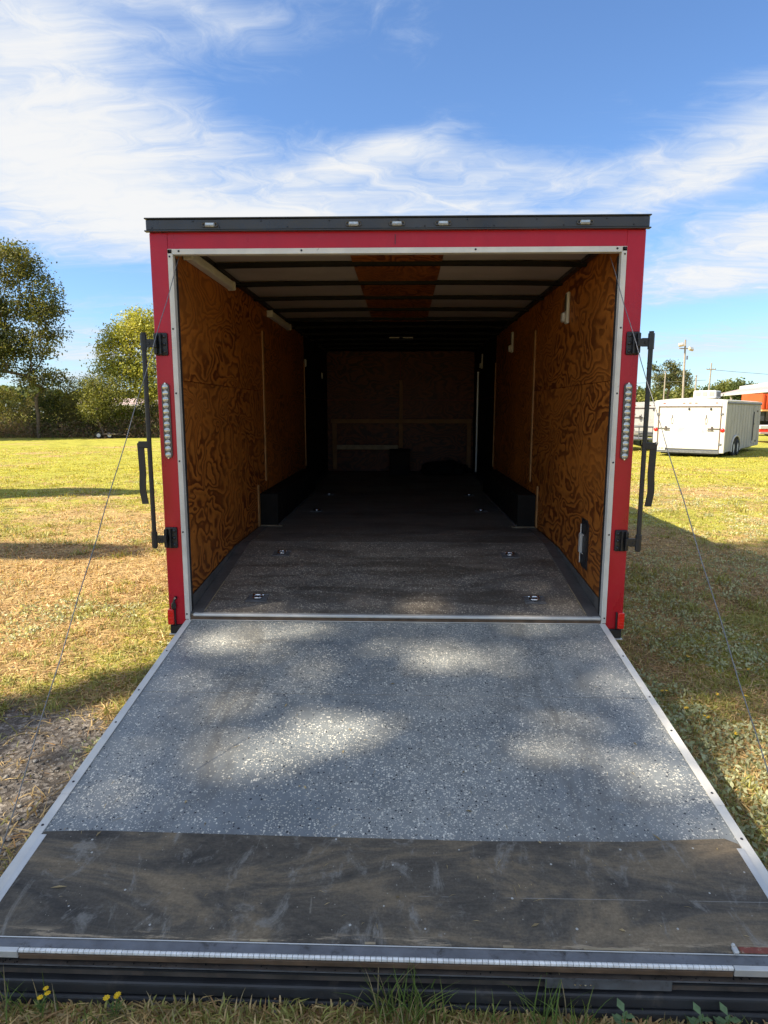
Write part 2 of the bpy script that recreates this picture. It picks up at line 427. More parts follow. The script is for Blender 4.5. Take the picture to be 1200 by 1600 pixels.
M_whiteplastic = pmat('white_plastic', (0.60, 0.57, 0.50), 0.45, 0, 0.08, 12)
M_frosted = pmat('frosted_lens', (0.50, 0.48, 0.43), 0.28, 0, 0.1, 30)
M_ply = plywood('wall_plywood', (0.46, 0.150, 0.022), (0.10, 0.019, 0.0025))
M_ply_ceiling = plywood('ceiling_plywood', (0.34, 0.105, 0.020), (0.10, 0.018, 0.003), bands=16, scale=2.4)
M_ply_back = plywood('shaded_back_plywood', (0.15, 0.036, 0.007), (0.030, 0.006, 0.002), gy=1.0, gz=1.0, gx=0.5, bands=15)  # darker copy of the wall plywood: deep-interior shade put into the colour
M_blackply = pmat('black_and_shaded_plywood', (0.009, 0.008, 0.007), 0.7, 0, 0.4, 5, 0.3, 30, spec=0.2)  # black parts; on far walls and ceiling it stands in for deep shade
M_batten = pmat('raw_pine', (0.40, 0.20, 0.07), 0.6, 0, 0.22, 14, 0.3, 60, dirt=(0.30, 0.15, 0.05), dirt_amt=0.05)
M_studs = pmat('shaded_lumber', (0.26, 0.13, 0.05), 0.7, 0, 0.2, 10)  # lumber colour darkened to carry the shade at the far end
M_oldwood = pmat('weathered_wood', (0.34, 0.27, 0.17), 0.65, 0, 0.25, 12, 0.4, 50)
M_darkwood = pmat('stained_wood_edge', (0.12, 0.075, 0.045), 0.7, 0, 0.4, 16, 0.5, 50, dirt=(0.05, 0.07, 0.14), dirt_amt=0.02)
M_roofskin = pmat('pale_roof_liner', (0.38, 0.32, 0.275), 0.6, 0, 0.15, 3)
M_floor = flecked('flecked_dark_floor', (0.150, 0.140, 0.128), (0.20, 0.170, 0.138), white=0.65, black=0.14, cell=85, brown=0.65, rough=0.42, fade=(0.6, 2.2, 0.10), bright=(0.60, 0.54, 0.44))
M_ramp = flecked('flecked_grey_ramp', (0.185, 0.205, 0.215), (0.255, 0.265, 0.255), white=0.58, black=0.20, cell=112, dens_lo=0.30, wear=0.6, rough=0.42, bright=(0.76, 0.73, 0.63))
M_strip = pmat('black_edge_strip', (0.10, 0.096, 0.094), 0.42, 0, 0.3, 7, 0.3, 50)
M_scuff = scuffed_board('scuffed_dark_board')
M_redlens = pmat('red_reflector', (0.75, 0.012, 0.008), 0.18, 0, 0.1, 50, coat=0.6)
M_clearlens = pmat('clear_lens', (0.55, 0.56, 0.52), 0.12, 0.55, 0.25, 60, coat=0.8)
M_cliplens = pmat('smoked_clip_lens', (0.36, 0.35, 0.31), 0.25, 0.2, 0.3, 60)
M_housing = pmat('lamp_housing', (0.09, 0.085, 0.08), 0.35, 0.3, 0.3, 40)
M_rubber = pmat('rubber', (0.014, 0.014, 0.015), 0.75, 0, 0.3, 15, 0.4, 80)
M_cable = pmat('steel_cable', (0.20, 0.20, 0.20), 0.45, 0.7, 0.3, 60)
M_screw = pmat('dark_screw', (0.05, 0.05, 0.055), 0.4, 0.7, 0.2, 60)
M_whitepaint = pmat('white_trailer_skin', (0.56, 0.545, 0.52), 0.42, 0, 0.09, 1.2, 0.3, 1.6, dirt=(0.42, 0.38, 0.34), dirt_amt=0.12)
M_whitedull = pmat('dull_shaded_white_skin', (0.38, 0.37, 0.365), 0.5, 0, 0.12, 1.4, 0.1, 10, dirt=(0.40, 0.40, 0.40), dirt_amt=0.08)  # white darkened in colour to carry the shade on the trailer's long side
M_tyre = pmat('tyre_rubber', (0.020, 0.020, 0.021), 0.8, 0, 0.3, 9, 0.3, 60)
M_rim = pmat('white_rim', (0.62, 0.62, 0.62), 0.4, 0.1, 0.1, 10)
M_pole = pmat('weathered_pole', (0.30, 0.26, 0.21), 0.8, 0, 0.2, 4, 0.3, 20)
M_orange = pmat('orange_steel', (0.62, 0.085, 0.02), 0.45, 0, 0.12, 2)
M_brownwall = pmat('brown_shed_wall', (0.17, 0.12, 0.085), 0.8, 0, 0.15, 2)
M_pinkroof = pmat('faded_pink_roof', (0.38, 0.29, 0.27), 0.6, 0, 0.1, 1.5)
M_palewall = pmat('pale_siding', (0.60, 0.56, 0.50), 0.7, 0, 0.1, 1.5)
M_bark = pmat('bark', (0.13, 0.095, 0.065), 0.9, 0, 0.35, 5, 0.8, 25)
M_leaf = leafmat('leaves', 0.38)
M_grass = leafmat('grass_blades', 0.30, 0.6)
M_stone = None
def stone_mat():
    m, t, b = newmat('pebbles')
    a = t.add('ShaderNodeAttribute', attribute_name='tint')
    t.put(b.inputs['Base Color'], a.outputs[0]); b.inputs['Roughness'].default_value = 0.85
    return m
M_stone = stone_mat()
M_petal = pmat('yellow_petals', (0.80, 0.52, 0.02), 0.5, 0, 0.1, 200)
M_stem = pmat('green_stem', (0.10, 0.16, 0.035), 0.6, 0, 0.3, 60)

# ------------------------------------------------------------ ground
def vnoise(x, y, f, seed=0):
    """cheap smooth value noise in 0..1 (numpy)"""
    x = np.asarray(x, float) * f + seed * 17.13; y = np.asarray(y, float) * f + seed * 9.71
    xi = np.floor(x); yi = np.floor(y); fx = x - xi; fy = y - yi
    fx = fx * fx * (3 - 2 * fx); fy = fy * fy * (3 - 2 * fy)
    def h(a, b):
        s_ = np.sin(a * 127.1 + b * 311.7 + seed * 74.7) * 43758.5453
        return s_ - np.floor(s_)
    return (h(xi, yi) * (1 - fx) + h(xi + 1, yi) * fx) * (1 - fy) + (h(xi, yi + 1) * (1 - fx) + h(xi + 1, yi + 1) * fx) * fy

def gz(x, y):
    x = np.asarray(x, float); y = np.asarray(y, float)
    s_ = np.clip((y - 8) / 18, 0, 1); s_ = s_ * s_ * (3 - 2 * s_)
    fade = np.clip(1.5 - np.hypot(x, y) / 60, 0, 1)
    return -0.2 * s_ + ((vnoise(x, y, 0.9, 1) - 0.5) * 0.045 + (vnoise(x, y, 3.7, 2) - 0.5) * 0.016) * fade

def gravel_w(x, y):
    """1 where bare gravel shows: left of the ramp and in front of its free edge"""
    x = np.asarray(x, float); y = np.asarray(y, float)
    a = np.exp(-(((x + 1.85) / 0.62) ** 2 + ((y + 1.05) / 0.72) ** 2)) * 1.35
    b = np.exp(-(((y + 2.55) / 0.52) ** 2)) * 0.8
    c = np.exp(-(((x + 1.9) / 0.5) ** 2 + ((y + 0.35) / 0.3) ** 2)) * 0.35
    return np.clip(np.maximum(a, np.maximum(b, c)) * 1.25 + (vnoise(x, y, 5, 4) - 0.5) * 0.6, 0, 1)

def green_w(x, y):
    """share of live grass"""
    x = np.asarray(x, float); y = np.asarray(y, float)
    far = np.clip((y - 6) / 7, 0, 1)
    g_ = 0.35 + 0.42 * (vnoise(x, y, 0.55, 5) - 0.5) * 2 + 0.25 * (vnoise(x, y, 1.9, 6) - 0.5) * 2
    g_ = g_ + far * 0.42 + np.where(x > 1.2, 0.02 * (1 - far), 0)
    straw = np.exp(-(((x + 3.6) / 2.4) ** 2 + ((y - 4.0) / 2.6) ** 2)) * 0.32
    return np.clip(g_ - straw, 0.03, 0.97)

def ground():
    n = 300
    u = np.linspace(-1, 1, n)
    def sp(u): return np.sinh(u * 6.2) / np.sinh(6.2) * 420
    X, Y = np.meshgrid(sp(u), sp(u) - 0.5, indexing='ij')
    Zg = gz(X, Y)
    V = np.stack([X, Y, Zg], -1).reshape(-1, 3)
    idx = np.arange(n * n).reshape(n, n)
    F = np.stack([idx[:-1, :-1], idx[1:, :-1], idx[1:, 1:], idx[:-1, 1:]], -1).reshape(-1, 4)
    cols = np.zeros((n * n, 3)); cols[:, 0] = gravel_w(X, Y).ravel(); cols[:, 1] = green_w(X, Y).ravel()
    m, t, b = newmat('grass_field_soil')
    g = t.add('ShaderNodeNewGeometry').outputs['Position']
    at = t.add('ShaderNodeSeparateColor', {0: t.add('ShaderNodeAttribute', attribute_name='tint').outputs[0]})
    fine = t.noise(g, 34.0, 8, 0.75); mid = t.noise(g, 4.5, 7, 0.65, 0.3); big = t.noise(g, 0.35, 5, 0.6)
    straw = t.ramp(fine, [(0.28, (0.12, 0.08, 0.04)), (0.5, (0.40, 0.28, 0.12)), (0.72, (0.66, 0.50, 0.24))])
    green = t.ramp(fine, [(0.28, (0.10, 0.105, 0.022)), (0.5, (0.34, 0.325, 0.050)), (0.72, (0.55, 0.50, 0.10))])
    gm = t.mapr(t.math('ADD', at.outputs[1], t.math('MULTIPLY', t.math('SUBTRACT', t.math('ADD', mid, t.math('MULTIPLY', big, 0.6)), 0.8), 1.1)), 0.30, 0.62)
    col = t.mix(gm, straw, green)
    vor = t.add('ShaderNodeTexVoronoi', {'Vector': g, 'Scale': 55.0})
    vc = t.add('ShaderNodeSeparateColor', {0: vor.outputs['Color']})
    blotch = t.noise(g, 1.7, 6, 0.68, 0.5)
    col = t.mix(1.0, col, t.ramp(blotch, [(0.34, 0.62), (0.52, 1.0), (0.7, 1.16)]), 'MULTIPLY')
    grav = t.ramp(vc.outputs[0], [(0.0, (0.11, 0.092, 0.075)), (0.7, (0.24, 0.205, 0.165)), (1.0, (0.42, 0.37, 0.31))])
    col = t.mix(t.mapr(at.outputs[0], 0.25, 0.7), col, grav)
    t.put(b.inputs['Base Color'], col); b.inputs['Roughness'].default_value = 0.95
    b.inputs['Specular IOR Level'].default_value = 0.15
    bn = t.add('ShaderNodeBump', {'Strength': 0.8, 'Distance': 0.03, 'Height': t.math('ADD', fine, t.math('MULTIPLY', vor.outputs['Distance'], 0.3))})
    t.put(b.inputs['Normal'], bn.outputs[0])
    o = raw_mesh('ground', V, F, m, None, cols, True)
    tag(o, kind='structure')
ground()

# ------------------------------------------------------------ the red trailer
TR = empty('cargo_trailer', (0, 0, 0))
tag(TR, 'red enclosed cargo trailer with its rear ramp door lowered onto the grass', 'trailer')

def rear_frame():
    b = MB()
    b.box(-1.295, -1.198, 0.0, 0.09, 0.405, 2.552, 0.004)
    b.box(1.198, 1.295, 0.0, 0.09, 0.405, 2.552, 0.004)
    b.box(-1.198, 1.198, 0.001, 0.09, 2.468, 2.552)
    b.build('rear_frame', M_red, TR)
    b = MB()
    b.box(-1.298, -1.283, 0.092, 7.0, 0.42, 2.55, 0.003)
    b.build('side_wall', M_red, TR)
    b = MB(); b.box(1.283, 1.298, 0.092, 7.0, 0.42, 2.55, 0.003); b.build('side_wall', M_red, TR)
    b = MB(); b.box(-1.298, 1.298, 7.002, 7.05, 0.42, 2.55, 0.01); b.build('front_wall', M_red, TR)
    # header seam above the opening
    b = MB(); b.box(0.0, 0.003, -0.002, 0.0005, 2.485, 2.535); b.build('header_seam', M_screw, TR)
    # black roof cap with drip lip
    b = MB()
    b.box(-1.303, 1.303, -0.022, 0.12, 2.556, 2.612, 0.005)
    b.box(-1.309, 1.309, -0.030, -0.002, 2.550, 2.5565, 0.0015)
    b.box(-1.309, 1.309, -0.028, 0.12, 2.6125, 2.619, 0.002)
    b.build('roof_cap', M_cap, TR)
    b = MB()
    for i in range(15):
        x = -1.25 + i * 0.178 + (0.02 if i % 2 else -0.02); z = 2.600 if i % 2 else 2.570
        b.cyl((x, -0.0225, z), (x, -0.0255, z), 0.0045, 0.003, 8)
    r_ = b.build('rivets', M_screw, TR); r_['kind'] = 'stuff'
    b = MB(); b.box(-1.300, 1.300, 0.121, 7.05, 2.585, 2.605, 0.004); b.build('roof_skin', M_whitedull, TR)
    for s in (-1, 1):
        b = MB(); b.box(s * 1.279, s * 1.311, 0.122, 7.05, 2.545, 2.583, 0.004); b.build('roof_rail', M_cap, TR)
rear_frame()

def clearance_lights():
    for x in (-0.963, -0.214, 0.010, 0.249, 0.973):
        b = MB(); b.box(x - 0.026, x + 0.026, -0.033, -0.0225, 2.570, 2.592, 0.004)
        o = b.build('clearance_light', M_cliplens, TR)
        for s in (-1, 1):
            k = MB(); k.torus((x + s * 0.031, -0.028, 2.581), 0.009, 0.0028, 'Y', 12, 5)
            k.build('mounting_ear', M_housing, o)
        k = MB(); k.box(x - 0.022, x + 0.022, -0.036, -0.0335, 2.578, 2.589, 0.001); k.build('lens', M_clearlens, o)
clearance_lights()

def door_trim():
    # white aluminium trim round the opening, a flat flange plus a return lip
    for s in (-1, 1):
        b = MB()
        b.box(s * 1.176, s * 1.200, -0.006, 0.0005 - 0.001, 0.440, 2.4665, 0.0012)
        b.box(s * 1.172, s * 1.178, -0.010, 0.030, 0.430, 2.441, 0.001)
        o = b.build('door_trim', M_whitealu, TR)
        k = MB()
        for z in (0.47, 0.95, 1.35, 1.72, 2.06, 2.43):
            k.cyl((s * 1.190, -0.006, z), (s * 1.190, -0.009, z), 0.0055, 0.004, 8)
        q_ = k.build('screws', M_screw, o); q_['kind'] = 'stuff'
    b = MB()
    b.box(-1.2, 1.2, -0.006, -0.0005, 2.4445, 2.4685, 0.0012)
    b.box(-1.172, 1.172, -0.010, 0.030, 2.4395, 2.445, 0.001)
    o = b.build('door_trim', M_whitealu, TR)
    k = MB()
    for x in (-1.185, -1.14, -0.49, 0.42, 1.15, 1.19):
        k.cyl((x, -0.006, 2.457), (x, -0.010, 2.457), 0.006, 0.004, 8)
    q_ = k.build('screws', M_screw, o); q_['kind'] = 'stuff'
    # black rubber seal inside the trim
    for s in (-1, 1):
        b = MB(); b.box(s * 1.170, s * 1.1755, 0.031, 0.055, 0.47, 2.43); b.build('door_seal', M_rubber, TR)
door_trim()

def tail_lights():
    for s in (-1, 1):
        x = s * 1.247
        b = MB()
        pts = []
        hw, hl = 0.0215, 0.205
        for k in range(9): a = math.pi * k / 8; pts.append((hw * math.cos(a), hl - hw + hw * math.sin(a)))
        for k in range(9): a = math.pi + math.pi * k / 8; pts.append((hw * math.cos(a), -hl + hw + hw * math.sin(a)))
        Mx = Matrix.Translation((x, -0.0005, 1.570)) @ Matrix.Rotation(R(90), 4, 'X')
        b.prism(pts, Mx, 0.010)
        o = b.build('tail_light', M_housing, TR)
        n = 12
        lens = MB().sphere((0, 0, 0), 0.0168, 12, (1.0, 0.5, 1.0)).bm
        me = bpy.data.meshes.new('lens'); lens.to_mesh(me); lens.free(); me.materials.append(M_clearlens)
        for p in me.polygons: p.use_smooth = True
        for i in range(n):
            q = bpy.data.objects.new('lens', me); C.objects.link(q); q.parent = o
            q.location = (x, -0.0125, 1.570 + (i - (n - 1) / 2) * 0.0335)
        for i, z in enumerate((1.368, 1.772)):
            k = MB(); k.cyl((x, -0.0105, z), (x, -0.0145, z), 0.0055, 0.0045, 8); k.build('screw', M_chrome, o)
tail_lights()

def reflectors():
    for s, z0, z1 in ((-1, 0.410, 0.500), (1, 0.412, 0.505)):
        b = MB(); b.box(s * 1.262, s * 1.298, -0.022, 0.001, z0, z1, 0.004)
        o = b.build('marker_light', M_redlens, TR)
        k = MB(); k.box(s * 1.254, s * 1.2605, -0.014, -0.0005, z0 - 0.004, z1 + 0.002, 0.001); k.build('marker_base', M_blackpaint, o)
        k = MB()
        for i in range(4): k.box(s * 1.266, s * 1.294, -0.0235, -0.0215, z0 + 0.015 + i * 0.018, z0 + 0.023 + i * 0.018, 0.0006)
        k.build('lens_ribs', M_redlens, o)
        # black foot of the corner post with its bright scraped lip
        b = MB(); b.box(s * 1.205, s * 1.292, -0.004, 0.10, 0.352, 0.4035, 0.004)
        o = b.build('corner_foot', M_blackpaint, TR)
        k = MB(); k.box(s * 1.205, s * 1.297, -0.012, 0.09, 0.346, 0.3515, 0.0015); k.build('foot_lip', M_alu, o)
    # bent T-handle hook low on the left post
    b = MB()
    b.cyl((-1.2515, 0.0, 0.566), (-1.2515, -0.020, 0.566), 0.010, 0.008, 10)
    b.cyl((-1.2515, -0.014, 0.566), (-1.262, -0.016, 0.534), 0.007, 0.008, 8)
    b.box(-1.275, -1.248, -0.022, -0.004, 0.500, 0.540, 0.006)
    o = b.build('door_hook', M_blacksteel, TR)
    k = MB(); k.cyl((-1.2515, -0.020, 0.567), (-1.2515, -0.024, 0.567), 0.007, 0.005, 8)
    k.build('bolt', M_chrome, o)
reflectors()

def lock_bars():
    """bar locks folded open: hinge plates with three bolts, arms, rod and flat handle"""
    for s in (-1, 1):
        b = MB()
        xr = s * 1.334
        b.tube([(xr, -0.055, 0.868), (xr, -0.055, 2.036)], 0.0125, 12)
        b.cyl((xr, -0.055, 0.875), (xr, -0.055, 0.96), 0.0165, None, 12)
        b.cyl((xr, -0.055, 1.945), (xr, -0.055, 2.025), 0.0165, None, 12)
        o = b.build('lock_bar', M_blacksteel, TR, smooth=False)
        for z in (1.980, 0.918):
            k = MB()
            k.box(s * 1.222, s * 1.291, -0.012, -0.0005, z - 0.060, z + 0.060, 0.007, seg=2)
            k.box(s * 1.252, s * 1.262, -0.030, -0.012, z - 0.055, z + 0.055, 0.002)
            k.box(s * 1.274, s * 1.290, -0.034, -0.012, z - 0.052, z + 0.052, 0.003)
            k.build('hinge_plate', M_blacksteel, o)
            for dz in (-0.040, 0.0, 0.040):
                k = MB(); k.sphere((s * 1.238, -0.014, z + dz), 0.010, 10, (1, 0.8, 1)); k.build('bolt', M_screw, o, True)
            k = MB()
            k.box(s * 1.286, s * 1.330, -0.060, -0.050, z - 0.022, z + 0.022, 0.002)
            k.box(s * 1.268, s * 1.290, -0.058, -0.030, z - 0.020, z + 0.020, 0.002)
            k.cyl((s * 1.306, -0.060, z - 0.002), (s * 1.306, -0.0635, z - 0.002), 0.009, 0.007, 8)
            k.build('hinge_arm', M_blacksteel, o)
        # hanging flat handle, slightly cranked
        prof = [(0, 1.452), (s * 0.003, 1.30), (s * 0.001, 1.24), (s * 0.004, 1.17), (s * -0.003 if s < 0 else 0.0, 1.115)]
        k = MB()
        xh = s * 1.380
        hp = [(1.452, 0.0), (1.34, -0.003), (1.285, -0.004), (1.235, 0.000), (1.190, 0.001), (1.118, -0.010)]
        w = 0.0175
        for (z1, d1), (z0, d0) in zip(hp[:-1], hp[1:]):
            vs = []
            for z, dd in ((z1, d1), (z0, d0)):
                for sx in (-w, w):
                    for yy in (-0.066, -0.057):
                        vs.append(k.bm.verts.new((xh + s * dd + sx, yy, z)))
            a, b_, c_, d_, e, f, g_, h = vs
            for q in ((a, c_, d_, b_), (e, f, h, g_), (a, e, g_, c_), (b_, d_, h, f), (a, b_, f, e), (c_, g_, h, d_)): k.bm.faces.new(q)
        k.box(s * 1.330, s * 1.392, -0.068, -0.054, 1.424, 1.462, 0.004)
        k.build('handle', M_blacksteel, o)
lock_bars()

# ---- inside
def interior():
    W = 1.175
    # plywood sheets: (y0, y1, z0, z1)
    sheets = [(0.032, 2.148, 0.62, 1.788), (0.032, 2.148, 1.792, 2.535), (2.152, 4.520, 0.62, 1.788), (2.152, 4.520, 1.792, 2.535)]
    for s in (-1, 1):
        for (y0, y1, z0, z1) in sheets:
            b = MB()
            if y0 < 0.1 and z0 < 1:      # follows the dropped tail of the floor
                Mx = Matrix(((0, 0, 1, s * W if s > 0 else -W - 0.010), (1, 0, 0, 0), (0, 1, 0, 0), (0, 0, 0, 1)))
                b.prism([(y0, 0.560), (1.02, 0.648), (y1, 0.648), (y1, z1), (y0, z1)], Mx, 0.010)
            else:
                b.box(s * W, s * (W + 0.010), y0, y1, z0, z1)
            b.build('wall_panel', M_ply, TR)
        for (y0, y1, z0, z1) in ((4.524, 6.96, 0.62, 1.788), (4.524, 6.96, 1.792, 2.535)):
            b = MB(); b.box(s * W, s * (W + 0.010), y0, y1, z0, z1); b.build('wall_panel', M_blackply, TR)  # far sheets black: darkness of the deep interior put into the colour
        # battens over the sheet joints
        for (y0, y1, z0, z1, dx) in ((2.125, 2.172, 1.010, 2.30, 0.010), (1.800, 1.848, 0.652, 1.005, 0.010), (4.497, 4.537, 0.935, 2.20, 0.010)):
            b = MB(); b.box(s * (W - 0.001), s * (W - 0.001 - dx), y0, y1, z0, z1, 0.002); b.build('joint_batten', M_batten, TR)
        # dark coated wedge under the plywood where the tail drops
        b = MB()
        Mx = Matrix(((0, 0, 1, s * (W + 0.004) - 0.004), (1, 0, 0, 0), (0, 1, 0, 0), (0, 0, 0, 1)))
        b.prism([(0.0, 0.440), (1.20, 0.610), (7.0, 0.610), (7.0, 0.655), (1.02, 0.655), (0.0, 0.565)], Mx, 0.008)
        b.build('kick_strip', M_strip, TR)
        # flat dark strip along the floor edge
        b = MB()
        for (ya, za, yb, zb) in ((0.0, 0.4745, 1.20, 0.6485), (1.20, 0.6485, 6.9, 0.6505)):
            x0, x1 = s * (W - 0.002), s * (W - 0.075)
            b.quad((x0, ya, za), (x1, ya, za + 0.004), (x1, yb, zb + 0.004), (x0, yb, zb))
            b.quad((x1, ya, za + 0.004), (x1, ya, za - 0.003), (x1, yb, zb - 0.003), (x1, yb, zb + 0.004))
        b.build('floor_edge_strip', M_strip, TR)
        b = MB(); xx = s * (W - 0.078); b.quad((xx, 0.02, 0.4835), (xx - s * 0.006, 0.02, 0.4835), (xx - s * 0.006, 0.45, 0.5445), (xx, 0.45, 0.5445))
        b.build('worn_edge', M_oldwood, TR)
    # floor sheets, their joints left as 4 mm grooves
    def slab(y0, y1, z0, z1):
        b = MB(); T = 0.03
        v = [b.bm.verts.new(p) for p in ((-1.172, y0, z0), (1.172, y0, z0), (1.172, y1, z1), (-1.172, y1, z1), (-1.172, y0, z0 - T), (1.172, y0, z0 - T), (1.172, y1, z1 - T), (-1.172, y1, z1 - T))]
        for q in ((0, 1, 2, 3), (4, 7, 6, 5), (0, 4, 5, 1), (2, 6, 7, 3), (1, 5, 6, 2), (0, 3, 7, 4)): b.bm.faces.new([v[i] for i in q])
        return b
    z = lambda y: 0.473 + 0.1465 * y if y < 1.2 else 0.649
    for y0, y1 in ((0.0, 0.919), (0.923, 1.198), (1.202, 1.512), (1.516, 2.657), (2.661, 3.88), (3.884, 6.98)):
        slab(y0, y1, z(y0), z(y1)).build('floor_sheet', M_floor, TR)
    for y in (0.921, 1.514, 2.659):
        b = MB(); zz = z(y) - 0.0015; b.quad((-1.09, y - 0.0022, zz), (1.09, y - 0.0022, zz), (1.09, y + 0.0022, zz), (-1.09, y + 0.0022, zz)); b.build('joint_filler', M_oldwood, TR)
    b = MB(); b.box(-1.17, 1.17, 0.0, 6.98, 0.38, 0.43); b.build('subfloor', M_blackply, TR)
    # aluminium nosing on the sill, dark wood below it
    b = MB(); b.box(-1.150, 1.168, -0.020, 0.012, 0.461, 0.4775, 0.005, seg=2); b.build('sill_nosing', M_alu, TR)
    b = MB(); b.box(-1.168, 1.170, -0.008, 0.03, 0.418, 0.4605, 0.002); b.build('sill_board', M_darkwood, TR)
    # ceiling; its far half is blackened in colour for the deep interior's shade
    for (x0, x1) in ((-1.172, -0.275), (0.285, 1.172)):
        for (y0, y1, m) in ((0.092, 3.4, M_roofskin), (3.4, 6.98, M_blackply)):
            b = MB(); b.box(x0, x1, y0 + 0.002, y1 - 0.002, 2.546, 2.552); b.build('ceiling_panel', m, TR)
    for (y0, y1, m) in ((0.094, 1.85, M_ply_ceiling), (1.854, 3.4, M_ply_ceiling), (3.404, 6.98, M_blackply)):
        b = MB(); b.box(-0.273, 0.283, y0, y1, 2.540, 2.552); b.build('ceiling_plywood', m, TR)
    bm = MB()
    seg = 12
    for i in range(seg):
        xa, xb = -1.172 + 2.344 * i / seg, -1.172 + 2.344 * (i + 1) / seg
        f = lambda x: 2.507 + 0.012 * (1 - (x / 1.172) ** 2)
        for ya, yb in ((-0.019, 0.019),):
            bm.quad((xa, ya, f(xa)), (xb, ya, f(xb)), (xb, yb, f(xb)), (xa, yb, f(xa)))
            bm.quad((xa, ya, f(xa)), (xa, ya, f(xa) + 0.026), (xb, ya, f(xb) + 0.026), (xb, ya, f(xb)))
            bm.quad((xa, yb, f(xa)), (xb, yb, f(xb)), (xb, yb, f(xb) + 0.026), (xa, yb, f(xa) + 0.026))
    first = bm.build('roof_bow', M_blackply, TR); first.location.y = 0.66
    for k in range(2, 11):
        o = first.copy(); C.objects.link(o); o.parent = TR; o.location.y = 0.05 + 0.61 * k
    # top rails where wall meets roof
    for s in (-1, 1):
        b = MB(); b.box(s * 1.135, s * 1.174, 0.06, 6.98, 2.520, 2.545, 0.002); b.build('top_rail', M_blackpaint, TR)
        b = MB(); b.box(s * 0.93, s * 1.174, 0.032, 0.10, 2.475, 2.52, 0.003); b.build('corner_gusset', M_blackpaint, TR)
    # roof vent with two bright louvres
    b = MB(); b.torus((0.025, 4.55, 2.50), 0.19, 0.012, 'Z', 4, 6, M=Matrix.Rotation(R(45), 3, 'Z')); o = b.build('roof_vent', M_blackpaint, TR)
    for x in (-0.065, 0.10):
        k = MB(); k.box(x - 0.062, x + 0.062, 4.40, 4.42, 2.485, 2.493); k.build('louvre', M_whiteplastic, o)
    # wheel boxes
    for s in (-1, 1):
        b = MB(); b.box(s * 1.020, s * 1.174, 1.886, 4.25, 0.6495, 0.925, 0.004)
        o = b.build('wheel_box', M_blackply, TR)
        k = MB(); k.box(s * 0.975, s * 1.174, 1.845, 1.884, 0.6495, 0.6545, 0.001); k.build('base_lip', M_oldwood, o)
        k = MB(); k.box(s * 1.010, s * 1.0185, 1.884, 4.2, 0.6505, 0.668, 0.001); k.build('base_angle', M_strip, o)
    # lamps on the walls
    for (y0, y1) in ((0.17, 1.06), (2.38, 3.30)):
        b = MB(); b.box(-1.174, -1.120, y0, y1, 2.452, 2.505, 0.012, seg=2)
        o = b.build('strip_light', M_whiteplastic, TR)
        for ya in (y0 - 0.022, y1 + 0.002):
            k = MB(); k.box(-1.173, -1.116, ya, ya + 0.020, 2.448, 2.509, 0.006); k.build('end_cap', M_frosted, o)
    for y in (1.05, 3.30, 5.85):
        b = MB(); b.box(1.152, 1.174, y - 0.034, y + 0.034, 2.215, 2.425, 0.010, seg=2)
        o = b.build('wall_lamp', M_whiteplastic, TR)
        k = MB(); k.box(1.125, 1.1515, y - 0.028, y + 0.028, 2.225, 2.290, 0.010, seg=2); k.build('diffuser', M_frosted, o)
        k = MB(); k.box(1.148, 1.1515, y - 0.022, y + 0.022, 2.30, 2.41, 0.002); k.build('lamp_grille', M_housing, o)
    for y, z in ((4.55, 2.20), (6.2, 2.13)):
        b = MB(); b.box(-1.174, -1.150, y - 0.03, y + 0.03, z - 0.04, z + 0.05, 0.008); b.build('wall_lamp', M_whiteplastic, TR)
    # back wall and its lumber frame
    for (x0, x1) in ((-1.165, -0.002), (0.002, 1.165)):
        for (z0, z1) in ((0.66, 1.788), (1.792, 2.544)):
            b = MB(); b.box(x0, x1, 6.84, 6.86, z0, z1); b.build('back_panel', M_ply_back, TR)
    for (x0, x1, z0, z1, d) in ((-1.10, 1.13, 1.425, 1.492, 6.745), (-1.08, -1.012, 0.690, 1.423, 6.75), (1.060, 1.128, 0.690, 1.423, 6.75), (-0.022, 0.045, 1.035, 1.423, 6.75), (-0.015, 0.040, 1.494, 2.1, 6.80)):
        b = MB(); b.box(x0, x1, d, d + 0.038, z0, z1, 0.003); b.build('wall_stud', M_studs, TR)
    b = MB(); b.box(-1.000, -0.030, 6.66, 6.70, 1.015, 1.085, 0.003); b.build('shelf_board', M_oldwood, TR)
    # edge trim of the side door deep inside
    b = MB(); b.box(1.150, 1.174, 6.30, 6.33, 0.70, 2.2, 0.002); b.build('side_door_trim', M_alu, TR)
    # small hatch with slide bolt low on the right wall
    Mx = Matrix(((0, 0, -1, 1.1745), (1, 0, 0, 0), (0, 1, 0, 0), (0, 0, 0, 1)))
    b = MB(); b.prism([(0.318, 0.668), (0.425, 0.668), (0.458, 0.700), (0.458, 0.968), (0.352, 0.968), (0.318, 0.935)], Mx, 0.009)
    o = b.build('wall_hatch', M_blacksteel, TR)
    k = MB()
    k.cyl((1.158, 0.435, 0.69), (1.158, 0.435, 0.935), 0.0035, None, 8)
    k.box(1.150, 1.1655, 0.415, 0.452, 0.755, 0.875, 0.002)
    k.cyl((1.158, 0.375, 0.757), (1.158, 0.455, 0.757), 0.003, None, 8); k.cyl((1.158, 0.375, 0.873), (1.158, 0.455, 0.873), 0.003, None, 8)
    k.build('slide_bolt', M_alu, o)
interior()

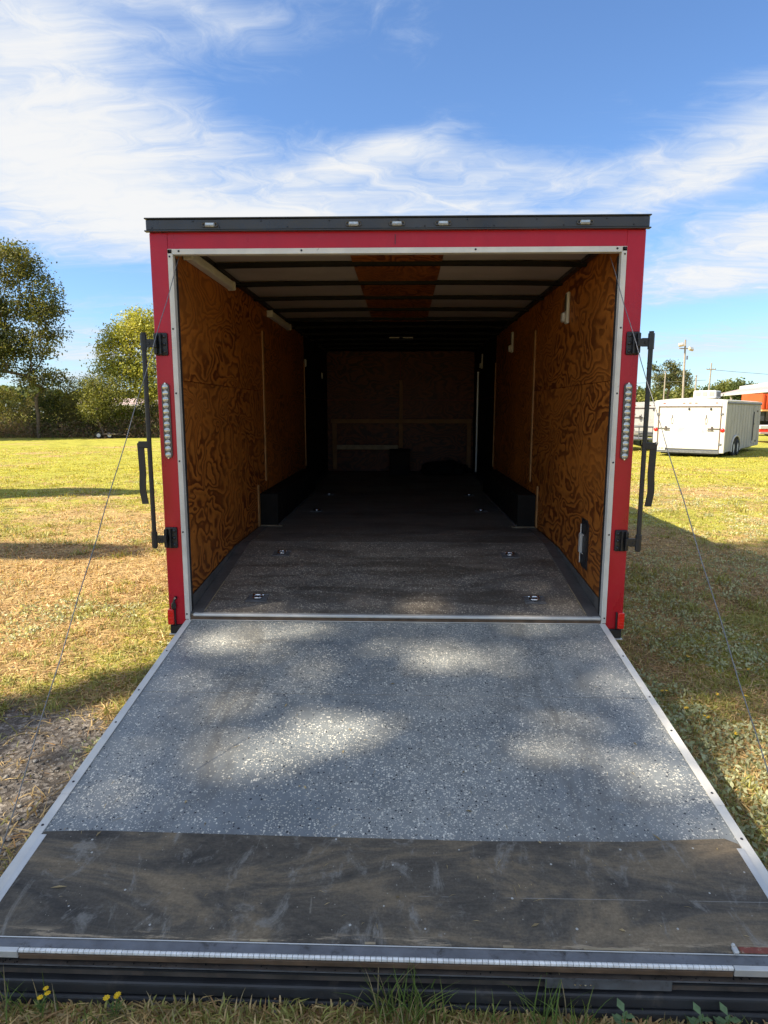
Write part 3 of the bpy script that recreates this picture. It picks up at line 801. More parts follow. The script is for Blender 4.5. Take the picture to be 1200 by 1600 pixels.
def d_rings():
    z = lambda y: 0.473 + 0.1465 * y if y < 1.2 else 0.649
    for (x, y) in ((-0.828, 0.21), (0.842, 0.22), (-0.818, 0.955), (0.811, 0.95), (-0.80, 2.70), (0.819, 2.75), (-0.817, 3.925), (0.822, 3.93)):
        o = empty('tie_down_ring', (x, y, z(y)), parent=TR)
        if y < 1.2: o.rotation_euler.x = math.atan(0.1465)
        b = MB()
        b.box(-0.062, 0.062, -0.052, -0.044, 0.0005, 0.0045, 0.001); b.box(-0.062, 0.062, 0.044, 0.052, 0.0005, 0.0045, 0.001)
        b.box(-0.062, -0.054, -0.0435, 0.0435, 0.0005, 0.0045, 0.001); b.box(0.054, 0.062, -0.0435, 0.0435, 0.0005, 0.0045, 0.001)
        b.box(-0.053, 0.053, -0.043, 0.043, 0.0002, 0.0015)
        b.build('tray', M_greysteel, o)
        b = MB(); b.torus((0, 0.004, 0.010), 0.027, 0.0055, 'Z', 18, 8)
        b.cyl((-0.034, 0.030, 0.008), (0.034, 0.030, 0.008), 0.0075, None, 10)
        b.box(-0.014, 0.014, -0.028, -0.010, 0.006, 0.018, 0.003)
        b.build('ring', M_chrome, o, True)
d_rings()

# ---- ramp door
SL = math.atan(0.137)
RD = empty('ramp_door', (0, 0, 0.435), parent=TR); RD.rotation_euler.x = SL     # local y runs along the ramp, z is its normal
def ramp():
    L = 1.992 / math.cos(SL)
    ys = -0.745
    def part(name, mat, *a, bev=0.0, **k):
        b = MB(); b.box(*a, bev=bev, **k); return b.build(name, mat, RD)
    part('ramp_sheet', M_ramp, -1.165, 1.165, ys + 0.0015, -0.012, -0.020, 0.0)
    part('ramp_sheet', M_ramp, -1.165, 1.165, -1.965, ys - 0.0015, -0.020, 0.0)
    part('joint_filler', M_oldwood, -1.15, 1.10, ys - 0.0013, ys + 0.0013, -0.010, -0.0012)
    part('door_core', M_blackply, -1.175, 1.175, -2.0, -0.012, -0.055, -0.021)
    for s in (-1, 1):
        for (ya, yb, dx) in ((-0.80, -0.006, 0.0), (-1.42, -0.801, 0.001), (-2.005, -1.421, -0.001)):
            b = MB(); b.box(s * 1.162, s * (1.196 + dx), ya, yb, 0.0008, 0.0045, 0.001); b.box(s * 1.1905, s * (1.196 + dx), ya, yb, -0.056, 0.0008)
            o = b.build('edge_trim', M_whitealu, RD)
            k = MB()
            for y in np.arange(ya + 0.06, yb, 0.37): k.cyl((s * 1.179, y, 0.0045), (s * 1.179, y, 0.0065), 0.005, 0.004, 8)
            q_ = k.build('screws', M_screw, o); q_['kind'] = 'stuff'
    # hinge end flashing at the sill
    part('hinge_flashing', M_alu, -1.160, 1.160, -0.0115, -0.002, 0.001, 0.005, bev=0.001)
    # worn plywood transition board, its far edge slightly skewed
    b = MB()
    top = [(-1.155, -1.606), (-1.0, -1.597), (-0.4, -1.604), (0.3, -1.610), (0.8, -1.600), (1.120, -1.578), (1.155, -1.60), (1.158, -1.985), (-1.158, -1.985)]
    b.prism(top, Matrix.Identity(4), 0.0065)
    for v in b.bm.verts: v.co.z += 0.0008
    b.build('transition_board', M_scuff, RD)
    for s in (-1, 1):
        part('side_flashing', M_alu, s * 1.140, s * 1.1615, -1.99, -1.62, 0.0074, 0.0088)
    # metal strip, piano hinge and end blocks
    part('end_strip', M_greysteel, -1.19, 1.19, -2.016, -1.9865, -0.004, 0.0050, bev=0.001)
    part('strip_lip', M_alu, -1.19, 1.19, -1.990, -1.9870, 0.0052, 0.0085, bev=0.001)
    b = MB()
    n = 128; w = (1.0 + 0.935) / n
    for i in range(n):
        x0 = -1.0 + i * w
        b.cyl((x0 + 0.0007, -2.0225, 0.0012), (x0 + w - 0.0007, -2.0225, 0.0012), 0.0062, None, 8)
    h = b.build('hinge_knuckles', M_knuckle, RD); h['kind'] = 'stuff'
    for x0, x1 in ((-1.19, -1.002), (0.937, 1.19)):
        part('end_block', M_alu, x0, x1, -2.031, -2.0165, -0.018, 0.006, bev=0.0015)
    part('end_board', M_darkwood, -1.0, 0.935, -2.029, -2.0165, -0.022, -0.0055, bev=0.001)
    # red-brown stripped patch with a clip at the right end of the board
    part('bare_patch', pmat('flaking_red_primer', (0.20, 0.05, 0.03), 0.6, 0, 0.4, 25, 0.3, 60, dirt=(0.5, 0.42, 0.3), dirt_amt=0.08), 0.975, 1.18, -1.984, -1.966, 0.0076, 0.0086)
    b = MB(); b.box(0.952, 0.966, -1.992, -1.970, 0.0078, 0.020, 0.003); b.sphere((0.957, -1.972, 0.020), 0.006, 8); b.build('clip', M_alu, RD)
    # splinters lifted off the edge
    b = MB()
    for x, w_ in ((-0.37, 0.05), (-0.05, 0.03), (0.55, 0.14), (0.33, 0.03)):
        b.box(x, x + w_, -1.9862, -1.9795, 0.0076, 0.0105, 0.001)
    q_ = b.build('splinters', M_oldwood, RD); q_['kind'] = 'stuff'
ramp()

def folded_flap():
    """the hinged flap folded back under the ramp's free edge: steps of dirty steel and a rounded tube"""
    FE = empty('folded_flap', (0, 0, 0), parent=TR)
    b = MB(); b.box(-1.22, 1.22, -2.011, -1.93, 0.120, 0.126, 0.001); b.build('upper_flange', M_rusty, FE)
    b = MB(); b.box(-1.22, 1.22, -1.988, -1.93, 0.074, 0.1195, 0.001); b.build('web_plate', M_rusty, FE)
    b = MB(); b.box(-1.22, 1.22, -2.0125, -2.0113, 0.1225, 0.1262); b.build('worn_edge', M_greysteel, FE)
    b = MB(); b.box(-1.22, 1.22, -2.000, -1.989, 0.1005, 0.1060, 0.001); b.build('seal_bead', M_rubber, FE)
    b = MB(); b.box(-1.24, 1.24, -2.008, -1.94, 0.030, 0.072, 0.010, seg=3); b.build('edge_tube', M_tube, FE)
    b = MB(); b.box(-1.24, 1.24, -2.013, -1.94, -0.008, 0.0285, 0.006, seg=2); b.build('lower_lip', M_tube, FE)
    # mounting plate with bright bolts on the right, two bolt heads on the left
    b = MB(); b.box(0.44, 0.78, -2.0035, -1.9985, 0.084, 0.115, 0.002); o = b.build('patch_plate', M_greysteel, FE)
    k = MB()
    for i in range(4): k.sphere((0.52 + 0.014 * i, -2.004, 0.099), 0.0035, 6)
    q_ = k.build('bolts', M_chrome, o); q_['kind'] = 'stuff'
    b = MB(); b.sphere((-0.53, -2.008, 0.045), 0.006, 8); b.build('bolt', M_screw, FE)
    rng = random.Random(4); b = MB()
    for i in range(46):
        x = rng.uniform(-1.15, 1.15); y = rng.uniform(-2.009, -1.999); b.sphere((x, y, 0.1268), rng.uniform(0.0015, 0.003), 5)
    g_ = b.build('grit', M_stone, FE); g_['kind'] = 'stuff'
folded_flap()

# lifting cables from the header to the ramp's corners
for s, top, end in ((-1, (-1.150, 0.06, 2.47), (-1.188, -1.852, 0.190)), (1, (1.135, 0.06, 2.43), (1.192, -1.985, 0.172))):
    b = MB(); a, e = Vector(top), Vector(end); pts = []
    for i in range(25):
        u = i / 24; p = a.lerp(e, u); p.z -= 0.020 * math.sin(math.pi * u); p.x += s * 0.002 * math.sin(u * 40); pts.append(p)
    b.tube(pts, 0.0019, 6); o = b.build('lift_cable', M_cable, TR)
    k = MB(); k.torus(end, 0.012, 0.003, 'X', 10, 5); k.build('cable_eye', M_chrome, o)

# running gear
def wheel(name, parent, loc, r=0.36, w=0.21, axis=(1, 0, 0), rim=None):
    ax = Vector(axis).normalized(); o = empty(name, loc, parent=parent)
    q = ax.to_track_quat('Z', 'Y').to_matrix()
    b = MB(); b.torus((0, 0, 0), r - w * 0.42, w * 0.46, 'Z', 28, 10, M=q); b.build('tyre', M_tyre, o, True)
    b = MB(); b.cyl(-ax * w * 0.30, ax * w * 0.30, r * 0.60, None, 20); b.cyl(-ax * w * 0.36, ax * w * 0.36, r * 0.22, None, 12); b.build('rim', rim or M_rim, o)
    return o
for s in (-1, 1):
    for y in (2.55, 3.40): wheel('wheel', TR, (s * 1.13, y, 0.33), 0.34, 0.20)
b = MB()
for s in (-1, 1): b.box(s * 0.82, s * 0.90, 0.1, 7.0, 0.30, 0.40)
for y in (0.12, 1.3, 5.0, 6.9): b.box(-1.2, 1.2, y, y + 0.06, 0.405, 0.42)
for y in (2.55, 3.40): b.cyl((-1.05, y, 0.33), (1.05, y, 0.33), 0.035)
b.build('chassis', M_blackpaint, TR)

# loose things lying inside
b = MB(); b.box(-0.155, 0.150, 6.30, 6.58, 0.6505, 1.010, 0.012, seg=2); b.box(-0.165, 0.160, 6.29, 6.59, 1.0105, 1.03, 0.006)
o = b.build('black_crate', M_blackply); tag(o, 'black box standing against the front wall inside the red trailer', 'box')
def heap():
    rng = random.Random(9); b = MB()
    bmesh.ops.create_icosphere(b.bm, subdivisions=4, radius=1.0)
    for v in b.bm.verts:
        p = v.co.copy(); n = 0.12 * math.sin(p.x * 7 + p.y * 5) + 0.08 * math.sin(p.y * 11 + p.z * 9)
        p *= 1 + n; v.co = Vector((0.70 + p.x * 0.36, 6.45 + p.y * 0.2, max(0.651, 0.70 + p.z * 0.15)))
    o = b.build('folded_tarpaulin', M_blackply, None, True); tag(o, 'crumpled black tarpaulin heaped at the far end of the trailer floor', 'tarpaulin')
heap()

# ------------------------------------------------------------ vegetation
cam_mw_inv = CAM.matrix_world.inverted()
def in_frame(P, margin=0.06):
    M = np.array(cam_mw_inv); Q = np.c_[P, np.ones(len(P))] @ M.T
    z = -Q[:, 2]; x = Q[:, 0] / np.maximum(z, 1e-3) * 1004 / 600; y = Q[:, 1] / np.maximum(z, 1e-3) * 1004 / 800
    return (z > 0.05) & (np.abs(x) < 1 + margin) & (np.abs(y) < 1 + margin)

def leaf_quads(rng, P, size, cols, flat=0.0, aspect=0.5):
    """diamond leaves, two triangles each, folded slightly along the midrib"""
    n = len(P)
    a = rng.normal(size=(n, 3)); a[:, 2] -= 0.35; a /= np.linalg.norm(a, axis=1)[:, None]
    b = rng.normal(size=(n, 3)); b -= (b * a).sum(1)[:, None] * a; b /= np.linalg.norm(b, axis=1)[:, None]
    s_ = size * rng.uniform(0.6, 1.25, n)[:, None]
    v = np.stack([P - a * s_ * 0.5, P + b * s_ * aspect * 0.5, P + a * s_ * 0.5, P - b * s_ * aspect * 0.5], 1).reshape(-1, 3)
    f = np.arange(n * 4).reshape(n, 4)
    return v, f, np.repeat(cols, 4, 0)

def plant_tree(name, base, height, ells, nclu, nleaf, leaf, spread, pal, tr, seed, label, cat='tree', group=None, keep=None, stems=1, lean=(0, 0), aspect=0.5, minr=0.012, sky_gap=0.0):
    rng = np.random.default_rng(seed)
    bx, by, bz = base
    root = empty(name, base); tag(root, label, cat, group)
    ells = [np.array(e, float) for e in ells]
    wts = np.array([e[3] * e[4] * e[5] for e in ells]); wts /= wts.sum()
    K = []
    for _ in range(nclu):
        e = ells[rng.choice(len(ells), p=wts)]
        d = rng.normal(size=3); d /= np.linalg.norm(d)
        K.append(e[:3] + d * e[3:6] * rng.uniform(0.25, 1.0) ** 0.5)
    K = np.array(K)
    if keep is not None:
        kk = np.zeros(len(K), bool)
        for q_ in range(6): kk |= keep(K + np.array(base), np.random.default_rng(seed + q_))
        K = K[kk]
    # skeleton: each cluster joins the nearest node that lies closer to the trunk
    nodes = []; parent = []
    for s_ in range(stems):
        ox, oy = (rng.uniform(-0.4, 0.4, 2) if stems > 1 else (0, 0))
        low = K[:, 2].min(); hh = max(low * 0.85, 0.3) if stems == 1 else low * rng.uniform(0.4, 0.9) + 0.1
        steps = 4
        for i in range(steps + 1):
            u = i / steps
            nodes.append(np.array([ox + lean[0] * u + rng.normal() * 0.05 * (i > 0), oy + lean[1] * u, hh * u])); parent.append(len(nodes) - 2 if i > 0 else -1)
    nt = len(nodes)
    top = nodes[-1]
    order = np.argsort(np.linalg.norm(K - top, axis=1))
    for k in order:
        N = np.array(nodes); d = np.linalg.norm(N - K[k], axis=1) + 0.35 * np.maximum(0, N[:, 2] - K[k][2] + 0.1)
        d[[i for i in range(nt) if (i % 5) < 3]] += 1.5
        j = int(np.argmin(d)); p = nodes[j]; 
        if np.linalg.norm(K[k] - p) > 0.9:
            mid = (p + K[k]) / 2 + rng.normal(size=3) * 0.08 * np.linalg.norm(K[k] - p) + np.array([0, 0, 0.05])
            nodes.append(mid); parent.append(j); j = len(nodes) - 1
        nodes.append(K[k]); parent.append(j)
    cnt = np.zeros(len(nodes))
    for i in range(len(nodes) - 1, -1, -1):
        cnt[i] += 1
        if parent[i] >= 0: cnt[parent[i]] += cnt[i]
    rad = np.maximum(minr, tr * (cnt / cnt.max()) ** 0.5)
    V = []; F = []; m = 6; vi = 0
    for i, p in enumerate(parent):
        if p < 0: continue
        a, b_ = nodes[p], nodes[i]; d = b_ - a; L = np.linalg.norm(d)
        if L < 1e-5: continue
        d /= L; t_ = np.array([1.0, 0, 0]) if abs(d[0]) < 0.8 else np.array([0, 1.0, 0]); u = np.cross(d, t_); u /= np.linalg.norm(u); w = np.cross(d, u)
        ra = min(rad[p], rad[i] * 1.6) if p >= nt else rad[p]
        for (c, r) in ((a, ra), (b_, rad[i])):
            for q in range(m):
                an = 2 * math.pi * q / m; V.append(c + (u * math.cos(an) + w * math.sin(an)) * r)
        for q in range(m): F.append((vi + q, vi + (q + 1) % m, vi + m + (q + 1) % m, vi + m + q))
        vi += 2 * m
    tk = raw_mesh('trunk', np.array(V), np.array(F), M_bark, root, None, True)
    # leaves around clusters and along their twigs
    ci = rng.integers(0, len(K), nleaf)
    P = K[ci] + rng.normal(size=(nleaf, 3)) * spread * np.array([1, 1, 0.7])
    pal = np.array(pal); tone = rng.uniform(0, 1, len(K))
    t_ = np.clip(tone[ci] + rng.normal(size=nleaf) * 0.25, 0, 0.999) * (len(pal) - 1)
    i0 = t_.astype(int); fr = (t_ - i0)[:, None]
    cols = pal[i0] * (1 - fr) + pal[np.minimum(i0 + 1, len(pal) - 1)] * fr
    cols *= rng.uniform(0.8, 1.2, (nleaf, 1))
    if keep is not None:
        k = keep(P + np.array(base), rng); P = P[k]; cols = cols[k]
    v, f, c = leaf_quads(rng, P, leaf, cols, aspect=aspect)
    raw_mesh('crown', v, f, M_leaf, root, c)
    return root

GREEN = [(0.04, 0.055, 0.018), (0.07, 0.09, 0.025), (0.11, 0.125, 0.03)]
OLIVE = [(0.11, 0.115, 0.035), (0.20, 0.19, 0.05), (0.30, 0.26, 0.06)]
YELLOW = [(0.22, 0.245, 0.055), (0.38, 0.385, 0.075), (0.52, 0.47, 0.10)]
BRUSH = [(0.17, 0.14, 0.07), (0.28, 0.22, 0.10), (0.22, 0.23, 0.07)]

# shading tree left of and behind the camera; gaps in its crown let the sun through in dapples
def ramp_g(x, y, z=None):
    zz = 0.435 + 0.137 * y if y < 0 else 0.473 + 0.1465 * y
    return (x + LX * zz, y + LY * zz)
GAPS = [(0.35, -0.41, 0.27, 0.16, 1.0), (-0.98, -0.24, 0.32, 0.16, 1.0), (-0.55, -0.12, 0.26, 0.09, 0.95), (-0.185, -1.02, 0.27, 0.14, 1.0), (-0.63, -1.20, 0.24, 0.13, 0.95), (-0.40, -1.10, 0.16, 0.08, 0.8),
        (0.73, -1.04, 0.23, 0.17, 1.0), (1.06, -1.22, 0.24, 0.15, 1.0), (-1.05, -1.07, 0.22, 0.14, 0.55), (0.74, -0.06, 0.30, 0.09, 0.95), (-1.0, -0.70, 0.26, 0.12, 0.45), (-0.18, -0.32, 0.22, 0.09, 0.55),
        (0.36, 0.10, 0.32, 0.07, 1.0), (0.75, 0.42, 0.22, 0.05, 1.0), (0.5, -1.25, 0.2, 0.08, 0.35)]
GG = [ramp_g(x, y) + (a * 0.88, b_ * 0.88, w) for x, y, a, b_, w in GAPS]
GG += [(-1.95, 0.0, 0.55, 0.28, 1.0), (1.62, -0.95, 0.18, 0.16, 1.0), (-2.6, 1.2, 0.6, 0.9, 1.0), (2.1, -0.4, 0.25, 0.12, 0.6), (2.6, 1.6, 0.3, 0.12, 0.4), (4.6, 6.2, 1.3, 1.3, 1.0), (-1.7, -1.5, .3, .1, .4)]
def keep_shade(P, rng):
    gx = P[:, 0] + LX * P[:, 2]; gy = P[:, 1] + LY * P[:, 2]
    k = np.ones(len(P), bool)
    for cx_, cy_, rx, ry, w in GG:
        d = np.sqrt(((gx - cx_) / rx) ** 2 + ((gy - cy_) / ry) ** 2)
        k &= ~((d < 1.0 + 0.75 * (vnoise(gx, gy, 9.0, 3) - 0.5) + 0.5 * (vnoise(gx, gy, 22.0, 6) - 0.5) + rng.normal(size=len(P)) * 0.06) & (rng.uniform(size=len(P)) < w))
    # nothing thrown on the sunny field to the left nor beyond the right-hand shade edge
    k &= ~((gx < -1.45) & (gy > -0.28 + 0.5 * (vnoise(gx, gy, 1.3, 8) - 0.5)))
    k &= ~((gx < -2.6))
    k &= ~((gy > 4.5 + 0.28 * (gx - 4)) & (gx > 3.0))
    thin = np.where(gx > 1.3, 0.76, np.where(gx < -1.2, 0.72, 0.30))
    thin = np.where((gy > 0.353 * (gx - 1.25) - 0.2) & (gx > 1.0) & (gx < 4.1), 0.15, thin)
    k &= rng.uniform(size=len(P)) > thin
    k &= ~in_frame(P)
    return k
plant_tree('oak_tree', (-17.5, -5.5, 0), 19, [(2.2, 1.2, 14.5, 6.2, 4.6, 3.4), (3.2, 1.5, 17.2, 4.6, 3.6, 2.4), (0.0, 0.0, 12.5, 4.0, 3.4, 2.4)], 520, 72000, 0.20, 0.50, GREEN, 0.34, 11,
           'tall broad oak standing left of and behind the camera, shading the ramp', keep=keep_shade)
def keep_band(P, rng):
    gx = P[:, 0] + LX * P[:, 2]; gy = P[:, 1] + LY * P[:, 2]
    a = ((gx + 7.9) / 2.9) ** 2 + ((gy - 9.0 - 0.10 * (gx + 7)) / 0.75) ** 2 < 1
    b_ = (((gx + 4.4) / 1.9) ** 2 + ((gy - 3.7) / 0.42) ** 2 < 1) & (rng.uniform(size=len(P)) < 0.75)
    c = (((gx + 7.2) / 1.4) ** 2 + ((gy - 6.6) / 0.5) ** 2 < 1)
    return (a | b_ | c) & ~in_frame(P)
plant_tree('elm_tree', (-18.6, 4.0, 0), 11, [(0.6, 1.2, 9.6, 3.6, 2.0, 1.6), (3.2, -3.4, 9.5, 2.4, 1.4, 1.2)], 200, 26000, 0.20, 0.45, OLIVE, 0.20, 12,
           'tall thin elm standing left of the view, throwing bands of shade on the field', keep=keep_band)

FZ = -0.2
# the hedgerow along the left edge of the field
plant_tree('dark_leaved_tree', (-24.0, 38.5, FZ), 12, [(-1.2, 0, 11.0, 1.7, 1.6, 1.3), (0.5, 0.2, 9.9, 1.4, 1.4, 1.0), (1.6, 0, 8.6, 1.5, 1.2, 0.9), (0.2, 0, 8.0, 1.6, 1.4, 0.8), (-1.4, 0, 8.8, 1.5, 1.4, 1.3), (1.3, 0.1, 6.8, 0.9, 0.9, 0.5),
           (0.2, 0, 6.0, 1.7, 1.3, 0.9), (-1.4, 0, 6.2, 1.5, 1.4, 1.2), (1.0, 0, 4.9, 0.9, 0.9, 0.6), (-0.9, 0, 4.5, 1.4, 1.3, 0.9), (0.6, 0, 3.7, 1.2, 1.1, 0.6), (-4, 0, 7, 2.2, 2, 4)], 340, 36000, 0.19, 0.36, [(0.045, 0.060, 0.022), (0.085, 0.105, 0.030), (0.22, 0.20, 0.055)], 0.11, 21,
           'tall dark green tree rising at the left edge of the hedgerow')
plant_tree('yellow_leaved_tree', (-17.6, 40.0, FZ), 9, [(0.5, 0, 7.6, 1.2, 1.0, 0.9), (-0.7, 0, 6.9, 1.0, 1.0, 0.9), (1.6, 0, 6.6, 1.2, 1.0, 1.2), (0.3, 0, 5.9, 1.3, 1.2, 0.9), (-1.7, 0, 5.6, 1.0, 1.0, 0.8), (-2.4, 0, 4.5, 0.8, 0.8, 0.6), (-1.5, 0, 6.8, 0.7, 0.8, 0.6), (-0.8, 0, 4.4, 1.4, 1.2, 0.7), (0.9, 0, 4.6, 1.4, 1.2, 0.9), (0.4, 0, 3.2, 1.5, 1.3, 0.8)], 320, 23000, 0.18, 0.36, YELLOW, 0.08, 22,
           'yellow-green tree with airy upright branches beside the trailer', lean=(0.5, 0))
plant_tree('slender_tree', (-19.6, 38.6, FZ), 5, [(0.1, 0, 3.0, 1.3, 1.0, 1.1), (-0.5, 0, 2.2, 1.0, 0.9, 0.9)], 110, 9500, 0.14, 0.36, [(0.10, 0.12, 0.035), (0.19, 0.20, 0.05), (0.27, 0.26, 0.07)], 0.07, 23,
           'small pale green tree leaning in front of the yellow tree', lean=(-0.5, 0))
plant_tree('young_tree', (-22.2, 40.6, FZ), 5, [(0.3, 0, 3.3, 1.7, 0.9, 0.7), (-0.6, 0, 2.5, 0.9, 0.8, 0.8)], 80, 3600, 0.13, 0.36, OLIVE, 0.06, 24,
           'thin half-bare tree between the dark tree and the yellow tree')
rng0 = random.Random(5)
shr = [(-27.2, 40.5, 2.6, 'olive shrub under the dark tree, first in the hedgerow from the left', OLIVE), (-25.6, 41.5, 2.4, 'brownish bush just right of the dark tree trunk', BRUSH), (-24.2, 40.2, 2.3, 'dark green bush second right of the dark tree trunk', GREEN),
       (-23.0, 41.3, 2.2, 'brown twiggy bush below the gap of sky', BRUSH), (-21.9, 40.3, 2.3, 'olive bush in the middle of the hedgerow, below the half-bare tree', OLIVE), (-20.8, 41.6, 2.1, 'brown leaning bush behind the small pale tree', BRUSH),
       (-19.0, 41.2, 2.0, 'bright yellow-green bush behind the small wheel', [(0.16, 0.19, 0.03), (0.26, 0.28, 0.04), (0.34, 0.32, 0.06)]), (-17.9, 41.8, 2.2, 'green bush at the foot of the yellow tree', GREEN), (-16.6, 41.0, 2.2, 'dark shrub at the hedgerow end nearest the red trailer', OLIVE)]
for i, (x, y, h, lab, pal) in enumerate(shr):
    h *= rng0.uniform(1.05, 1.5); plant_tree('shrub', (x, y, FZ), h, [(0, 0, h * 0.48, 1.15, 0.9, h * 0.42), (rng0.uniform(-.5, .5), 0, h * 0.74, 0.6, 0.6, h * 0.28), (-0.3, 0.1, 0.45, 1.2, 0.8, 0.45)], 90, 4200, 0.14, 0.28, pal, 0.035, 40 + i, lab, 'shrub', 'shrubs of the hedgerow', stems=3, minr=0.010)
# low dead brush at the hedgerow foot
def brush():
    rng = np.random.default_rng(77); n = 22000
    x = rng.uniform(-31, -14, n); y = 39.6 + rng.normal(size=n) * 0.75 + (x + 22) * 0.06; z = FZ + np.abs(rng.normal(size=n)) * (0.30 + 0.45 * vnoise(x, x * 0, 0.9, 3))
    cols = np.array([(0.24, 0.16, 0.11)]) * rng.uniform(0.35, 1.3, (n, 1)); g = rng.uniform(size=n) < 0.3; cols[g] = np.array((0.14, 0.17, 0.05)) * rng.uniform(0.5, 1.3, (g.sum(), 1))
    v, f, c = leaf_quads(rng, np.c_[x, y, z], 0.22, cols, aspect=0.18)
    x2 = rng.uniform(-34, -12, 20000); y2 = 42.8 + rng.normal(size=20000) * 0.5; z2 = FZ + rng.uniform(0, 1, 20000) * (1.1 + 1.0 * vnoise(x2, x2 * 0, 0.7, 9))
    c2 = np.where(rng.uniform(size=(20000, 1)) < 0.5, np.array([(0.14, 0.11, 0.06)]), np.array([(0.09, 0.11, 0.035)])) * rng.uniform(0.4, 1.3, (20000, 1))
    v2, f2, cc2 = leaf_quads(rng, np.c_[x2, y2, z2], 0.20, c2, aspect=0.35)
    f = np.r_[f, f2 + len(v)]; v = np.r_[v, v2]; c = np.r_[c, cc2]
    tag(raw_mesh('dead_brush', v, f, M_leaf, None, c), 'brown dead brush along the foot of the hedgerow', 'brush', kind='stuff')
brush()
# off-frame trees that throw the band of shade in front of the hedgerow
for i, (x, y) in enumerate(((-33.5, 33.5), (-40.0, 34.5))):
    plant_tree('oak_tree', (x, y, FZ), 11, [(0, 0, 8.0, 3.8, 2.0, 2.6), (0.6, 0.5, 10.0, 3.0, 1.6, 1.8)], 110, 9000, 0.30, 0.5, GREEN, 0.22, 60 + i,
               ('oak outside the view at left, nearer the hedgerow\'s dark tree', 'oak outside the view at left, farther from the hedgerow\'s dark tree')[i], keep=lambda P, r: ~in_frame(P))

# wood behind the white trailer: trees one can tell apart, about 140 m away
FAR = [(-0.38, 0.0), ]
def far_tree(name, px_x, dist, top, width, pal, seed, lab, **k):
    x = 0.048 + px_x * dist; y = dist - 3.5; h = top * dist + 1.63 + 0.2
    w = width * dist
    plant_tree(name, (x, y, FZ), h, [(0, 0, h * 0.62, w * 0.5, w * 0.4, h * 0.34), (w * 0.12, 0, h * 0.34, w * 0.52, w * 0.4, h * 0.30)], 90, 3400, 0.62, 0.75, pal, 0.25, seed, lab, 'tree', 'trees of the wood behind the white trailer', aspect=0.65, minr=0.05)
HG = [(0.05, 0.07, 0.022), (0.085, 0.115, 0.03), (0.14, 0.165, 0.045)]
HL = [(0.10, 0.12, 0.03), (0.16, 0.18, 0.045), (0.22, 0.22, 0.06)]
far = [(0.352, 150, 0.036, 0.024, HG, 'green tree at the left end of the wood, beside the red post'), (0.372, 145, 0.033, 0.022, HL, 'yellow-green tree left of the tall pine, behind the lock bar'),
       (0.400, 160, 0.030, 0.030, HG, 'round green tree below the crown of the tall pine'), (0.424, 140, 0.039, 0.026, HL, 'light green tree left of the floodlight pole'),
       (0.440, 170, 0.034, 0.024, HG, 'dark green tree behind the floodlight pole'), (0.458, 150, 0.036, 0.022, HG, 'green tree right of the floodlight pole'),
       (0.474, 155, 0.042, 0.022, HG, 'green tree behind the roof air conditioner'), (0.490, 150, 0.046, 0.024, HL, 'light green tree under the utility pole'),
       (0.506, 145, 0.047, 0.026, HG, 'tallest rounded tree right of the utility pole'), (0.524, 150, 0.041, 0.022, HG, 'last green tree above the shed roof'), (0.545, 165, 0.030, 0.03, HG, 'low tree top behind the shed roof')]
for i, a in enumerate(far): far_tree('woodland_tree', a[0], a[1], a[2], a[3], a[4], 80 + i, a[5])
def pine():
    d = 120; cx_ = 0.400
    x = 0.048 + cx_ * d; y = d - 3.5
    ell = [(-1.6, 0, 9.4, 1.7, 1.2, 0.8), (0.3, 0, 9.9, 1.5, 1.1, 0.6), (-1.2, 0, 7.6, 1.6, 1.1, 0.8), (1.9, 0, 8.3, 1.7, 1.2, 0.9), (2.8, 0, 7.0, 1.7, 1.2, 0.8), (0.6, 0, 6.6, 1.6, 1.2, 0.8), (-1.9, 0, 6.0, 1.2, 1, 0.7)]
    plant_tree('pine_tree', (x, y, FZ), 10, ell, 110, 4600, 0.45, 0.42, [(0.06, 0.075, 0.03), (0.12, 0.13, 0.05), (0.19, 0.19, 0.08)], 0.20, 99, 'tall open-crowned pine standing above the wood left of the floodlight pole', minr=0.06, aspect=0.4)
pine()

# ------------------------------------------------------------ grass, weeds, pebbles
def scatter(n, rmin, rmax, seed, amin=-44, amax=44, p=1.0):
    rng = np.random.default_rng(seed)
    r = rmin * (rmax / rmin) ** (rng.uniform(size=n) ** p); a = np.radians(rng.uniform(amin, amax, n))
    x = 0.048 + r * np.sin(a); y = -3.532 + r * np.cos(a)
    return rng, x, y, r
def outside_trailer(x, y):
    return ~((np.abs(x) < 1.21) & (y > -2.016)) & ~((np.abs(x) < 1.33) & (y > -0.01) & (y < 7.1))

